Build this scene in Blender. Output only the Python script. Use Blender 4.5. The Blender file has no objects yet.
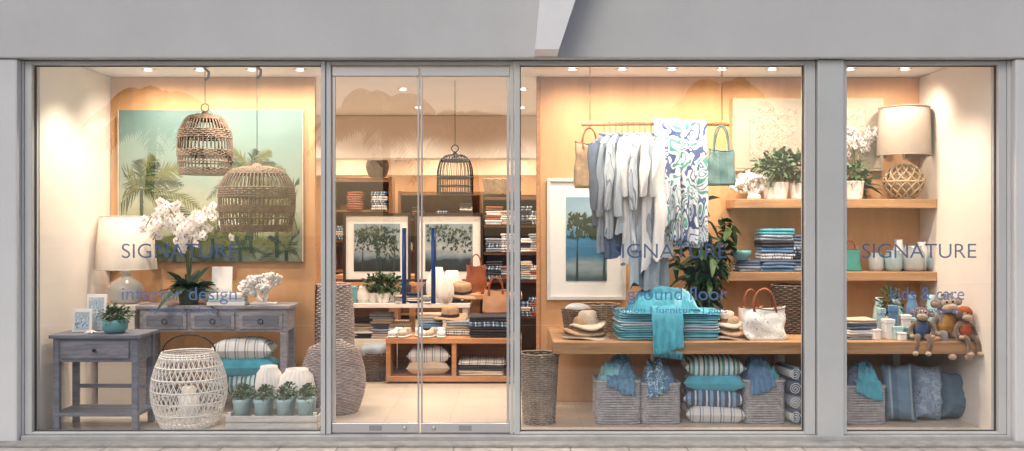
import bpy, bmesh, math, random
from mathutils import Vector, Matrix, noise
random.seed(7)
R = random.Random(11)
sc = bpy.context.scene
COL = sc.collection
CAMD, CZ = 7.0, 1.532
def S(y): return (CAMD + y) / CAMD / 140.0
def X(p, y=0.0): return (p - 512) * S(y)          # metres across the shop front, measured at depth y
def Z(p, y=0.0): return CZ + (225.5 - p) * S(y)   # height at depth y
rad = math.radians

# ------------------------------------------------------------ materials
MC = {}
def newmat(name):
    m = bpy.data.materials.new(name); m.use_nodes = True
    nt = m.node_tree; b = nt.nodes['Principled BSDF']
    return m, nt, b
def rgba(c): return (c[0], c[1], c[2], 1.0)
def M(name, col, rough=.6, var=.15, scale=6, bump=.15, bscale=40, metal=0, stretch=(1,1,1), spec=.4, sheen=0, coat=0):
    if name in MC: return MC[name]
    m, nt, b = newmat(name)
    N, L = nt.nodes, nt.links
    tc = N.new('ShaderNodeTexCoord'); mp = N.new('ShaderNodeMapping'); mp.inputs['Scale'].default_value = stretch
    L.new(tc.outputs['Object'], mp.inputs['Vector'])
    n = N.new('ShaderNodeTexNoise'); n.inputs['Scale'].default_value = scale; n.inputs['Detail'].default_value = 6
    n.inputs['Roughness'].default_value = .65
    L.new(mp.outputs[0], n.inputs['Vector'])
    r = N.new('ShaderNodeValToRGB')
    r.color_ramp.elements[0].position = .3; r.color_ramp.elements[1].position = .7
    r.color_ramp.elements[0].color = rgba([c*(1-var) for c in col])
    r.color_ramp.elements[1].color = rgba([min(1,c*(1+var*.8)) for c in col])
    L.new(n.outputs['Fac'], r.inputs[0]); L.new(r.outputs[0], b.inputs['Base Color'])
    b.inputs['Roughness'].default_value = rough; b.inputs['Metallic'].default_value = metal
    b.inputs['Specular IOR Level'].default_value = spec
    if sheen: b.inputs['Sheen Weight'].default_value = sheen
    if coat: b.inputs['Coat Weight'].default_value = coat
    if bump:
        n2 = N.new('ShaderNodeTexNoise'); n2.inputs['Scale'].default_value = bscale; n2.inputs['Detail'].default_value = 4
        L.new(mp.outputs[0], n2.inputs['Vector'])
        bp = N.new('ShaderNodeBump'); bp.inputs['Strength'].default_value = bump; bp.inputs['Distance'].default_value = .01
        L.new(n2.outputs['Fac'], bp.inputs['Height']); L.new(bp.outputs[0], b.inputs['Normal'])
    MC[name] = m; return m
def MS(name, cols, scale=10, axis=0, rough=.85, warp=.004):
    """woven stripes: cols list of (pos,col)"""
    if name in MC: return MC[name]
    m, nt, b = newmat(name); N, L = nt.nodes, nt.links
    tc = N.new('ShaderNodeTexCoord'); sx = N.new('ShaderNodeSeparateXYZ'); L.new(tc.outputs['Object'], sx.inputs[0])
    no = N.new('ShaderNodeTexNoise'); no.inputs['Scale'].default_value = 9; L.new(tc.outputs['Object'], no.inputs['Vector'])
    a0 = N.new('ShaderNodeMath'); a0.operation = 'MULTIPLY_ADD'; a0.inputs[1].default_value = warp
    L.new(no.outputs['Fac'], a0.inputs[0]); L.new(sx.outputs[axis], a0.inputs[2])
    mu = N.new('ShaderNodeMath'); mu.operation = 'MULTIPLY'; mu.inputs[1].default_value = scale; L.new(a0.outputs[0], mu.inputs[0])
    fr = N.new('ShaderNodeMath'); fr.operation = 'FRACT'; L.new(mu.outputs[0], fr.inputs[0])
    r = N.new('ShaderNodeValToRGB'); r.color_ramp.interpolation = 'CONSTANT'
    r.color_ramp.elements[0].position = cols[0][0]; r.color_ramp.elements[0].color = rgba(cols[0][1])
    r.color_ramp.elements[1].position = cols[1][0]; r.color_ramp.elements[1].color = rgba(cols[1][1])
    for p, c in cols[2:]:
        e = r.color_ramp.elements.new(p); e.color = rgba(c)
    L.new(fr.outputs[0], r.inputs[0]); L.new(r.outputs[0], b.inputs['Base Color'])
    b.inputs['Roughness'].default_value = rough; b.inputs['Specular IOR Level'].default_value = .2
    n2 = N.new('ShaderNodeTexNoise'); n2.inputs['Scale'].default_value = 160; L.new(tc.outputs['Object'], n2.inputs['Vector'])
    bp = N.new('ShaderNodeBump'); bp.inputs['Strength'].default_value = .3; bp.inputs['Distance'].default_value = .005
    L.new(n2.outputs['Fac'], bp.inputs['Height']); L.new(bp.outputs[0], b.inputs['Normal'])
    MC[name] = m; return m
def MP(name, stops, scale=8, distort=3, detail=2, rough=.85):
    """printed pattern from noise contours"""
    if name in MC: return MC[name]
    m, nt, b = newmat(name); N, L = nt.nodes, nt.links
    tc = N.new('ShaderNodeTexCoord'); n = N.new('ShaderNodeTexNoise')
    n.inputs['Scale'].default_value = scale; n.inputs['Distortion'].default_value = distort; n.inputs['Detail'].default_value = detail
    L.new(tc.outputs['Object'], n.inputs['Vector'])
    r = N.new('ShaderNodeValToRGB'); r.color_ramp.interpolation = 'CONSTANT'
    r.color_ramp.elements[0].position = stops[0][0]; r.color_ramp.elements[0].color = rgba(stops[0][1])
    r.color_ramp.elements[1].position = stops[1][0]; r.color_ramp.elements[1].color = rgba(stops[1][1])
    for p, c in stops[2:]:
        e = r.color_ramp.elements.new(p); e.color = rgba(c)
    L.new(n.outputs['Fac'], r.inputs[0]); L.new(r.outputs[0], b.inputs['Base Color'])
    b.inputs['Roughness'].default_value = rough
    MC[name] = m; return m
def Mgrad(name, stops, z0, z1, rough=.5, nz=.25, nscale=3):
    """artwork: vertical colour gradient broken with brushed noise"""
    if name in MC: return MC[name]
    m, nt, b = newmat(name); N, L = nt.nodes, nt.links
    tc = N.new('ShaderNodeTexCoord'); sx = N.new('ShaderNodeSeparateXYZ'); L.new(tc.outputs['Object'], sx.inputs[0])
    mr = N.new('ShaderNodeMapRange'); mr.inputs[1].default_value = z0; mr.inputs[2].default_value = z1
    L.new(sx.outputs[2], mr.inputs[0])
    mp = N.new('ShaderNodeMapping'); mp.inputs['Scale'].default_value = (1,1,2.5); L.new(tc.outputs['Object'], mp.inputs['Vector'])
    n = N.new('ShaderNodeTexNoise'); n.inputs['Scale'].default_value = nscale; n.inputs['Detail'].default_value = 5; L.new(mp.outputs[0], n.inputs['Vector'])
    s = N.new('ShaderNodeMath'); s.operation='SUBTRACT'; s.inputs[1].default_value=.5; L.new(n.outputs['Fac'], s.inputs[0])
    a = N.new('ShaderNodeMath'); a.operation = 'MULTIPLY_ADD'; a.inputs[1].default_value = nz
    L.new(s.outputs[0], a.inputs[0]); L.new(mr.outputs[0], a.inputs[2])
    r = N.new('ShaderNodeValToRGB')
    r.color_ramp.elements[0].position = stops[0][0]; r.color_ramp.elements[0].color = rgba(stops[0][1])
    r.color_ramp.elements[1].position = stops[1][0]; r.color_ramp.elements[1].color = rgba(stops[1][1])
    for p, c in stops[2:]:
        e = r.color_ramp.elements.new(p); e.color = rgba(c)
    L.new(a.outputs[0], r.inputs[0]); L.new(r.outputs[0], b.inputs['Base Color'])
    b.inputs['Roughness'].default_value = rough
    MC[name] = m; return m
def Memit(name, col, s):
    m, nt, b = newmat(name); b.inputs['Emission Color'].default_value = rgba(col); b.inputs['Emission Strength'].default_value = s
    return m
def Mglass(name, base=.05, tint=(1,1,1)):
    m, nt, b = newmat(name); N, L = nt.nodes, nt.links
    t = N.new('ShaderNodeBsdfTransparent'); t.inputs[0].default_value = rgba(tint)
    g = N.new('ShaderNodeBsdfGlossy'); g.inputs['Roughness'].default_value = .0
    lw = N.new('ShaderNodeLayerWeight'); lw.inputs[0].default_value = .5
    p = N.new('ShaderNodeMath'); p.operation='POWER'; p.inputs[1].default_value = 4; L.new(lw.outputs['Facing'], p.inputs[0])
    a = N.new('ShaderNodeMath'); a.operation='MULTIPLY_ADD'; a.inputs[1].default_value=.6; a.inputs[2].default_value=base; L.new(p.outputs[0], a.inputs[0])
    mx = N.new('ShaderNodeMixShader'); L.new(a.outputs[0], mx.inputs[0]); L.new(t.outputs[0], mx.inputs[1]); L.new(g.outputs[0], mx.inputs[2])
    L.new(mx.outputs[0], N['Material Output'].inputs[0]); return m
def Mfilm(name, col, alpha):
    m, nt, b = newmat(name); b.inputs['Base Color'].default_value = rgba(col); b.inputs['Alpha'].default_value = alpha
    b.inputs['Roughness'].default_value=.5; return m
def Mtrans(name, col, w=.35, rough=.8):
    m = M(name, col, rough=rough, var=.05, bump=.2, bscale=150)
    nt = m.node_tree; N, L = nt.nodes, nt.links; b = N['Principled BSDF']
    t = N.new('ShaderNodeBsdfTranslucent'); t.inputs[0].default_value = rgba(col)
    mx = N.new('ShaderNodeMixShader'); mx.inputs[0].default_value = w
    L.new(b.outputs[0], mx.inputs[1]); L.new(t.outputs[0], mx.inputs[2]); L.new(mx.outputs[0], N['Material Output'].inputs[0])
    return m

plaster = M('plaster', (.57,.575,.585), .85, .06, 1.2, .25, 90)
plaster2 = M('plaster_light', (.68,.685,.70), .85, .05, 1.5, .25, 90)
alu = M('painted_aluminium', (.55,.565,.57), .38, .05, 3, .03, 60, metal=.1)
alu_dk = M('dark_gasket', (.06,.06,.065), .6, .1)
cream = M('cream_wall', (.82,.76,.70), .8, .04, 1.5, .08, 60)
orange = M('timber_panel', (.60,.34,.17), .6, .14, 2.2, .08, 50, stretch=(2.5,1,.5))
ceil_m = M('ceiling_white', (.80,.78,.75), .8, .03, 2, .05, 40)
wood = M('honey_wood', (.42,.24,.12), .45, .35, 3, .15, 30, stretch=(.6,8,8))
wood_or = M('orange_wood', (.46,.22,.10), .5, .35, 3, .15, 30, stretch=(.6,8,8))
gwood = M('grey_wood', (.17,.185,.23), .6, .4, 4, .4, 25, stretch=(1,7,7))
gwood2 = M('limed_wood', (.30,.29,.32), .65, .45, 5, .4, 25, stretch=(1,7,7))
rattan = M('rattan', (.20,.14,.10), .6, .45, 20, .3, 90)
rattan_l = M('rattan_light', (.46,.34,.22), .65, .25, 20, .3, 90)
rattan_g = M('rattan_grey', (.35,.30,.30), .7, .3, 20, .3, 90)
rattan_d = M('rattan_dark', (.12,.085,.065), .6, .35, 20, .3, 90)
seag = M('greywash_weave', (.36,.36,.38), .75, .3, 25, .3, 90)
white = M('white_glaze', (.80,.79,.78), .3, .04, 4, .03, 20)
whitem = M('white_matt', (.82,.80,.78), .7, .06, 6, .15, 60)
blackm = M('black_metal', (.02,.02,.022), .4, .2, 8, .05, 50, metal=.3)
navy = M('navy_enamel', (.02,.06,.20), .3, .1, 8, 0)
tealp = M('teal_glaze', (.13,.33,.37), .3, .12, 7, .05, 20)
palet = M('pale_teal_glaze', (.38,.55,.58), .3, .08, 7, .05, 20)
turq = M('turquoise_cloth', (.07,.36,.48), .9, .25, 10, .4, 140, sheen=.2)
aqua = M('aqua_cloth', (.22,.52,.62), .9, .2, 10, .4, 140, sheen=.2)
bluec = M('blue_cloth', (.10,.22,.40), .9, .25, 10, .4, 140, sheen=.2)
denim = M('denim_cloth', (.10,.14,.22), .9, .2, 10, .4, 140)
greyb = M('greyblue_cloth', (.27,.33,.40), .9, .15, 10, .4, 140)
whc = M('white_linen', (.70,.71,.73), .9, .09, 10, .4, 140, sheen=.2)
palec = M('pale_blue_linen', (.46,.54,.61), .9, .1, 10, .4, 140)
beige = M('beige_linen', (.52,.43,.34), .9, .12, 10, .4, 140)
charcoal = M('charcoal_cloth', (.03,.03,.04), .9, .3, 10, .4, 140)
straw = M('straw', (.42,.28,.17), .75, .25, 30, .5, 110)
straw_w = M('pale_straw', (.60,.50,.40), .75, .2, 30, .5, 110)
leather = M('tan_leather', (.26,.08,.035), .4, .2, 12, .2, 60)
gbag = M('green_leather', (.10,.19,.19), .45, .15, 12, .2, 60)
leaf = M('leaf_green', (.05,.11,.032), .5, .5, 12, .1, 30)
leafd = M('leaf_dark', (.02,.055,.022), .4, .5, 12, .1, 30)
leafg = M('leaf_sage', (.11,.17,.10), .5, .4, 12, .1, 30)
stemm = M('stem', (.10,.12,.04), .6, .2)
petal = Mtrans('petal', (.86,.84,.84), .3)
shade_w = Mtrans('linen_shade_white', (.84,.79,.73), .35)
shade_b = Mtrans('linen_shade_beige', (.44,.37,.31), .25)
soil = M('soil', (.04,.03,.02), .9, .3)
paper = M('paper_white', (.75,.74,.72), .7, .03, 3, 0)
str_a = MS('stripe_teal', [(0,(.56,.62,.62)),(.22,(.03,.12,.17)),(.34,(.44,.50,.36)),(.48,(.06,.24,.30)),(.66,(.58,.62,.64)),(.85,(.08,.28,.34))], 9, 0)
str_b = MS('stripe_navy', [(0,(.05,.09,.17)),(.35,(.55,.58,.6)),(.5,(.06,.11,.19)),(.7,(.2,.3,.42))], 12, 0)
str_v = MS('stripe_shirt', [(0,(.42,.48,.54)),(.6,(.15,.21,.30)),(.75,(.52,.57,.61))], 40, 0)
str_c = MS('stripe_aqua', [(0,(.10,.26,.38)),(.3,(.50,.60,.62)),(.45,(.04,.11,.22)),(.6,(.16,.38,.48)),(.85,(.46,.56,.58))], 11, 0)
str_d = MS('stripe_grey', [(0,(.58,.58,.58)),(.45,(.13,.17,.25)),(.55,(.58,.58,.58)),(.75,(.2,.29,.38)),(.82,(.58,.58,.58))], 13, 0)
prn = MP('leaf_print', [(0,(.72,.75,.79)),(.38,(.06,.10,.26)),(.43,(.72,.75,.79)),(.50,(.07,.30,.27)),(.545,(.16,.42,.36)),(.56,(.74,.77,.80)),(.61,(.08,.14,.32)),(.645,(.72,.75,.79))], 5, 1.6, 1)
prn2 = MP('shell_print', [(0,(.36,.46,.56)),(.45,(.60,.66,.70)),(.52,(.08,.20,.32)),(.56,(.46,.56,.64))], 16, 1.5)
toteprn = MP('tote_print', [(0,(.74,.74,.72)),(.52,(.30,.44,.46)),(.55,(.74,.74,.72)),(.62,(.35,.48,.50)),(.64,(.74,.74,.72))], 22, .8, 1)
artdot = MP('coral_relief_art', [(0,(.46,.41,.34)),(.47,(.27,.22,.17)),(.52,(.48,.43,.36)),(.60,(.30,.25,.19)),(.63,(.48,.43,.36))], 26, .6, 4)

# ------------------------------------------------------------ mesh helpers
def G(name, loc=(0,0,0), rz=0.0, rx=0.0, ry=0.0):
    e = bpy.data.objects.new(name, None); e.empty_display_size = .05
    e.location = loc; e.rotation_euler = (rx, ry, rz); COL.objects.link(e); return e
def O(name, vs, fs, mat, par=None, smooth=True, loc=(0,0,0), rot=(0,0,0)):
    me = bpy.data.meshes.new(name); me.from_pydata([tuple(v) for v in vs], [], fs); me.validate(); me.update()
    if smooth:
        me.polygons.foreach_set('use_smooth', [True]*len(me.polygons))
    me.materials.append(mat)
    o = bpy.data.objects.new(name, me); o.location = loc; o.rotation_euler = rot
    COL.objects.link(o)
    if par: o.parent = par
    return o
def box(name, x0,x1,y0,y1,z0,z1, mat, par=None, bev=.004, rot=(0,0,0), seg=2):
    bm = bmesh.new(); bmesh.ops.create_cube(bm, size=1)
    sx, sy, sz = x1-x0, y1-y0, z1-z0
    for v in bm.verts: v.co = Vector((v.co.x*sx, v.co.y*sy, v.co.z*sz))
    bev = min(bev, .45*min(sx,sy,sz))
    if bev > 0: bmesh.ops.bevel(bm, geom=bm.edges[:], offset=bev, segments=seg, profile=.5, affect='EDGES')
    me = bpy.data.meshes.new(name); bm.to_mesh(me); bm.free(); me.materials.append(mat)
    o = bpy.data.objects.new(name, me); o.location = ((x0+x1)/2,(y0+y1)/2,(z0+z1)/2); o.rotation_euler = rot
    COL.objects.link(o)
    if par: o.parent = par
    return o
def lathe(name, prof, mat, par=None, loc=(0,0,0), seg=36, ridge=0, nr=16, rot=(0,0,0), wob=0):
    vs, fs = [], []
    for (r, z) in prof:
        for i in range(seg):
            a = 2*math.pi*i/seg
            rr = r*(1+ridge*math.cos(nr*a)) if ridge else r
            if wob: rr *= 1+wob*noise.noise(Vector((math.cos(a)*2, math.sin(a)*2, z*8)))
            vs.append((rr*math.cos(a), rr*math.sin(a), z))
    for j in range(len(prof)-1):
        for i in range(seg):
            k = (i+1)%seg
            fs.append((j*seg+i, j*seg+k, (j+1)*seg+k, (j+1)*seg+i))
    return O(name, vs, fs, mat, par, True, loc, rot)
def tubes(name, paths, r, mat, par=None, k=6, closed=False, taper=1.0, loc=(0,0,0), rot=(0,0,0)):
    vs, fs = [], []
    for path in paths:
        p = [Vector(q) for q in path]; n = len(p)
        if n < 2: continue
        base = len(vs); nrm = None
        for i in range(n):
            if closed: t = p[(i+1)%n]-p[i-1]
            else: t = p[min(i+1,n-1)]-p[max(i-1,0)]
            if t.length < 1e-9: t = Vector((0,0,1))
            t.normalize()
            if nrm is None:
                up = Vector((0,0,1)) if abs(t.z)<.9 else Vector((1,0,0))
                nrm = (up - t*up.dot(t)).normalized()
            else:
                q = nrm - t*nrm.dot(t)
                if q.length > 1e-6: nrm = q.normalized()
            b = t.cross(nrm)
            rr = r*(1+(taper-1)*i/(n-1))
            for j in range(k):
                a = 2*math.pi*j/k
                vs.append(p[i]+nrm*(rr*math.cos(a))+b*(rr*math.sin(a)))
        m = n if closed else n-1
        for i in range(m):
            i2 = (i+1)%n
            for j in range(k):
                j2 = (j+1)%k
                fs.append((base+i*k+j, base+i*k+j2, base+i2*k+j2, base+i2*k+j))
        if not closed:
            fs.append(tuple(base+j for j in range(k))[::-1]); fs.append(tuple(base+(n-1)*k+j for j in range(k)))
    return O(name, vs, fs, mat, par, True, loc, rot)
def soft(name, w, d, h, mat, par=None, loc=(0,0,0), rot=(0,0,0), p=.28, nz=.006, seed=0, n=20):
    """rounded soft body: superellipsoid with cloth unevenness"""
    def f(c, e): return math.copysign(abs(c)**e, c)
    vs, fs = [], []; m = n*2
    for j in range(n+1):
        v = -math.pi/2 + math.pi*j/n
        for i in range(m):
            u = -math.pi+2*math.pi*i/m
            q = Vector((w/2*f(math.cos(v),p)*f(math.cos(u),p), d/2*f(math.cos(v),p)*f(math.sin(u),p), h/2*f(math.sin(v),max(p,.5))))
            s = q*7+Vector((seed*3.1,seed*1.7,0))
            q += Vector((noise.noise(s), noise.noise(s+Vector((9,0,0))), noise.noise(s+Vector((0,9,0)))))*nz
            vs.append(q)
    for j in range(n):
        for i in range(m):
            k=(i+1)%m; fs.append((j*m+i, j*m+k, (j+1)*m+k, (j+1)*m+i))
    return O(name, vs, fs, mat, par, True, loc, rot)
def pillow(name, w, h, t, mat, par=None, loc=(0,0,0), rot=(0,0,0), seed=0, n=22, wrk=1.0):
    vs, fs = [], []
    for side in (1,-1):
        for j in range(n+1):
            v = -1+2*j/n
            for i in range(n+1):
                u = -1+2*i/n
                x = w/2*u*(1-.09*(1-v*v)); y = h/2*v*(1-.09*(1-u*u))
                th = t/2*max(0,(1-u**4))**.55*max(0,(1-v**4))**.55
                wr = noise.noise(Vector((x*9+seed*5,y*9,side)))*.014 + abs(noise.noise(Vector((x*22,y*22+seed,side))))*.008
                th = max(0, th + (wr*wrk if th > .004 else 0))
                vs.append((x+.006*noise.noise(Vector((y*8,seed,1))), y+.008*noise.noise(Vector((x*8,seed,5))), side*th))
    N1 = n+1
    for s in (0,1):
        b = s*N1*N1
        for j in range(n):
            for i in range(n):
                a = (b+j*N1+i, b+j*N1+i+1, b+(j+1)*N1+i+1, b+(j+1)*N1+i)
                fs.append(a if s==0 else a[::-1])
    return O(name, vs, fs, mat, par, True, loc, rot)
def drape(name, path, w, mat, par=None, folds=5, amp=.02, grow=1.0, seed=0, nu=40, ragged=.02, skew=0, loc=(0,0,0), rot=(0,0,0), thick=.003):
    p = [Vector(q) for q in path]
    seg=[(p[i+1]-p[i]).length for i in range(len(p)-1)]; tot=sum(seg); nv=max(12,int(tot/.02))
    def at(t):
        d=t*tot
        for i,s in enumerate(seg):
            if d<=s or i==len(seg)-1: return p[i].lerp(p[i+1], min(1,d/s)), (p[i+1]-p[i]).normalized()
            d-=s
    vs, fs = [], []
    for j in range(nv+1):
        t=j/nv
        for i in range(nu+1):
            u=i/nu-.5
            tt=min(1,t*(1-abs(ragged)*.5+ragged*.5*noise.noise(Vector((u*2.2,seed,3)))+skew*u))
            c,tn=at(max(0,tt)); nr=tn.cross(Vector((1,0,0)))
            if nr.length<1e-6: nr=Vector((0,-1,0))
            d=amp*(1-grow+grow*t)*(math.sin(folds*2*math.pi*u+seed+.8*math.sin(3*t+seed))+.6*noise.noise(Vector((u*8,t*3,seed))))
            x=u*w+.012*noise.noise(Vector((u*5,t*5,seed+7)))
            vs.append(c+Vector((x,0,0))+nr*d)
    for j in range(nv):
        for i in range(nu):
            a=j*(nu+1)+i; fs.append((a,a+1,a+nu+2,a+nu+1))
    o=O(name,vs,fs,mat,par,True,loc,rot)
    m=o.modifiers.new('thickness','SOLIDIFY'); m.thickness=thick
    return o
def heap(name, w, d, h, mat, par, loc=(0,0,0), seed=0, n=56, fq=4.5):
    """crumpled cloth lying in a heap: sharp random folds, edges tucked down"""
    vs=[];fs=[]
    for j in range(n+1):
        for i in range(n+1):
            u=i/n-.5; v=j/n-.5; rr=max(abs(u),abs(v))*2*.55+math.hypot(u,v)*2*.45
            w1=noise.noise(Vector((u*2.5,v*2.5,7+seed))); w2=noise.noise(Vector((u*2.5,v*2.5,17+seed)))
            q=Vector(((u+w1*.5)*fq,(v+w2*.5)*fq,1.3+seed))
            cr=.45-abs(noise.noise(q)); cr2=.4-abs(noise.noise(q*2.1+Vector((3,1,4)))); cr3=.3-abs(noise.noise(q*4.3))
            k=max(0,1-rr**3)
            z_=h*(.55*k+k*(.75*cr+.40*cr2+.16*cr3)+.02*w1)
            vs.append((u*w*(1+.14*w2),v*d*(1+.12*w1),z_))
    for j in range(n):
        for i in range(n): a=j*(n+1)+i; fs.append((a,a+1,a+n+2,a+n+1))
    o=O(name,vs,fs,mat,par,True,loc); m=o.modifiers.new('t','SOLIDIFY'); m.thickness=.004
    return o
def sup(a, c, e): return math.copysign(abs(c)**e, c)*a
def woven(name, prof, mat, par=None, e=1.0, asp=1.0, rings=16, stakes=28, cane=.006, liner=None, loc=(0,0,0), rot=(0,0,0), amp=.004):
    """prof: function t(0..1)->(radius, z). real woven canes round stakes"""
    paths=[]; np_=stakes*2
    for i in range(rings):
        r,z=prof(i/(rings-1)); pts=[]
        for k in range(np_):
            a=2*math.pi*(k+.5)/np_
            rr=r+amp*math.cos(stakes/2*a+math.pi*i)
            pts.append((sup(rr,math.cos(a),e), sup(rr*asp,math.sin(a),e), z+.0015*math.sin(5*a+i)))
        paths.append(pts)
    o=tubes(name+'_canes', paths, cane, mat, par, k=5, closed=True, loc=loc, rot=rot)
    st=[]
    for k in range(stakes):
        a=2*math.pi*k/stakes; st.append([(sup(prof(t/8)[0],math.cos(a),e), sup(prof(t/8)[0]*asp,math.sin(a),e), prof(t/8)[1]) for t in range(9)])
    tubes(name+'_stakes', st, cane*.7, mat, par, k=4, loc=loc, rot=rot)
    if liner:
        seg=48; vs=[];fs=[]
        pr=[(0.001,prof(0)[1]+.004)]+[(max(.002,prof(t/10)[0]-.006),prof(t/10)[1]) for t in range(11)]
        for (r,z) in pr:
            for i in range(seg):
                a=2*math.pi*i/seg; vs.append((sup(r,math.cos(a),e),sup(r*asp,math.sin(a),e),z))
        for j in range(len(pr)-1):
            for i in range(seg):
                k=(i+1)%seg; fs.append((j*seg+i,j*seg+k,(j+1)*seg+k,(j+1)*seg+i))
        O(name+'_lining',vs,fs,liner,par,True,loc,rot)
def leaf_mesh(name, items, mat, par=None, loc=(0,0,0)):
    """items: (base, dir, length, width, droop)"""
    vs, fs = [], []
    for (b,d,L,w,dr) in items:
        b=Vector(b); d=Vector(d).normalized()
        s=d.cross(Vector((0,0,1)))
        if s.length<.05: s=Vector((1,0,0))
        s.normalize()
        s = (Matrix.Rotation(R.uniform(-.9,.9),3,d) @ s)
        n=s.cross(d)
        k=len(vs)
        for t,ww in ((0,.12),(.3,.85),(.6,1.0),(.85,.55),(1,.02)):
            c=b+d*(L*t)+Vector((0,0,-dr*L*t*t))
            vs += [c-s*(w/2*ww)+n*(w*.15*ww), c, c+s*(w/2*ww)+n*(w*.15*ww)]
        for q in range(4):
            a=k+q*3; fs += [(a,a+1,a+4,a+3),(a+1,a+2,a+5,a+4)]
    return O(name,vs,fs,mat,par,True,loc)
def rdir(up=.3):
    while True:
        v=Vector((R.uniform(-1,1),R.uniform(-1,1),R.uniform(-1,1)))
        if .1<v.length<1: break
    v.normalize(); v.z+=up; return v.normalized()
def bush(par, rx, rz, cz, n, L, w, mats, stems=8, base=(0,0,0), ry=None):
    ry=ry or rx
    groups=[[] for _ in mats]
    for i in range(n):
        d=rdir(.2); k=R.uniform(.35,1.0)*(1+.35*noise.noise(d*3+Vector((cz*9+len(bpy.data.objects),0,0))))
        p=Vector((d.x*rx*k,d.y*ry*k,cz+d.z*rz*k))
        dd=(d+Vector((R.uniform(-.6,.6),R.uniform(-.6,.6),R.uniform(-.3,.7)))).normalized()
        groups[R.randrange(len(mats))].append((p,dd,L*R.uniform(.6,1.2),w*R.uniform(.7,1.2),R.uniform(.1,.5)))
    for g,m in zip(groups,mats): leaf_mesh('foliage',g,m,par)
    st=[]
    for i in range(stems):
        d=rdir(.6); e=Vector((d.x*rx*.7,d.y*ry*.7,cz+abs(d.z)*rz*.6)); b=Vector(base)
        st.append([b,(b+e)/2+Vector((0,0,.02)),e])
    tubes('stems',st,.003,stemm,par,k=4)
def pot(par, r, h, mat, r2=None):
    r2=r2 or r*.8
    lathe('pot',[(.001,0),(r2,0),(r2*1.02,.01),(r,h*.95),(r*1.04,h),(r*.94,h),(r*.92,h*.86),(.001,h*.86)],mat,par)
    lathe('soil',[(.001,h*.87),(r*.9,h*.87)],soil,par,seg=20)
def hangw(par, pts, r=.002, mat=None): tubes('cord',[pts],r,mat or blackm,par,k=5)
def stack(name, loc, w, d, hs, mats, rz=0, seed=0):
    g=G(name,loc,rz); z=0
    for i,h in enumerate(hs):
        h2=h/2
        for q in range(2):
            soft('folded_layer',w*R.uniform(.94,1.02),d*R.uniform(.94,1.0),h2*1.06,mats[i%len(mats)],g,
                 (R.uniform(-.008,.008),R.uniform(-.006,.006),z+h2/2),(0,0,R.uniform(-.03,.03)),p=.22,nz=.007,seed=seed+i*2+q,n=14)
            z+=h2
    return g

# ------------------------------------------------------------ setting
box('ground',-150,150,-150,100,-.6,-.14,M('earth_ground',(.16,.14,.10),.95,.3,.3,.2,5),bev=0)
box('road',-150,150,-15,-3.65,-.2,-.134,M('asphalt',(.05,.05,.052),.85,.25,3,.5,120),bev=0)
mk=G('road_marking')
for i in range(-12,13): box('dash',i*4-1,i*4+1,-9.4,-9.28,-.132,-.129,M('road_paint',(.7,.7,.68),.7,.1),mk,bev=0)
def paving_mat():
    m,nt,b=newmat('paving_slabs'); N,L=nt.nodes,nt.links
    tc=N.new('ShaderNodeTexCoord'); br=N.new('ShaderNodeTexBrick'); br.inputs['Scale'].default_value=1
    br.inputs['Color1'].default_value=(.50,.48,.46,1); br.inputs['Color2'].default_value=(.42,.41,.40,1); br.inputs['Mortar'].default_value=(.24,.23,.22,1)
    br.inputs['Mortar Size'].default_value=.006; br.inputs['Brick Width'].default_value=.4; br.inputs['Row Height'].default_value=.4
    L.new(tc.outputs['Object'],br.inputs['Vector'])
    n=N.new('ShaderNodeTexNoise'); n.inputs['Scale'].default_value=12; n.inputs['Detail'].default_value=8; L.new(tc.outputs['Object'],n.inputs['Vector'])
    mx=N.new('ShaderNodeMix'); mx.data_type='RGBA'; mx.blend_type='OVERLAY'; mx.inputs[0].default_value=.6
    L.new(br.outputs[0],mx.inputs[6]); L.new(n.outputs['Fac'],mx.inputs[7]); L.new(mx.outputs[2],b.inputs['Base Color'])
    b.inputs['Roughness'].default_value=.8
    bp=N.new('ShaderNodeBump'); bp.inputs['Strength'].default_value=.4; bp.inputs['Distance'].default_value=.01; L.new(n.outputs['Fac'],bp.inputs['Height']); L.new(bp.outputs[0],b.inputs['Normal'])
    return m
box('pavement',-40,40,-3.5,.3,-.13,0,paving_mat(),bev=.01)
box('kerb',-40,40,-3.65,-3.502,-.13,.004,M('kerb_stone',(.36,.35,.34),.85,.2),bev=.015)

shop=G('shop_building')
box('upper_wall',-14,14,-.14,.06,2.705,5.2,plaster,shop,bev=.01)
box('left_wall',-14,-3.475,-.12,.06,-.1,2.702,plaster2,shop,bev=.012)
box('right_wall',3.535,14,-.12,.06,-.1,2.702,plaster2,shop,bev=.012)
box('left_reveal',-3.474,-3.458,-.06,.05,0,2.70,plaster,shop,bev=.002)
box('right_reveal',3.508,3.534,-.06,.05,0,2.70,plaster,shop,bev=.002)
box('pillar',2.158,2.342,-.09,.10,0.02,2.70,alu,shop,bev=.006)
box('roof',-3.7,3.8,.062,9.2,2.79,2.95,ceil_m,shop,bev=0)
box('side_wall_west',-3.6,-3.402,.062,9.2,-.1,2.785,cream,shop,bev=0)
box('side_wall_east',3.452,3.7,.062,9.2,-.1,2.785,cream,shop,bev=0)
box('rear_wall',-3.4,3.45,9.0,9.2,-.1,2.785,orange,shop,bev=0)
box('bulkhead',-3.4,3.45,4.2,4.5,2.30,2.788,cream,shop,bev=.01)
box('bulkhead_deep',-3.4,3.45,7.0,7.3,2.25,2.788,M('peach_wall',(.74,.56,.40),.8,.04),shop,bev=.01)
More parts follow.
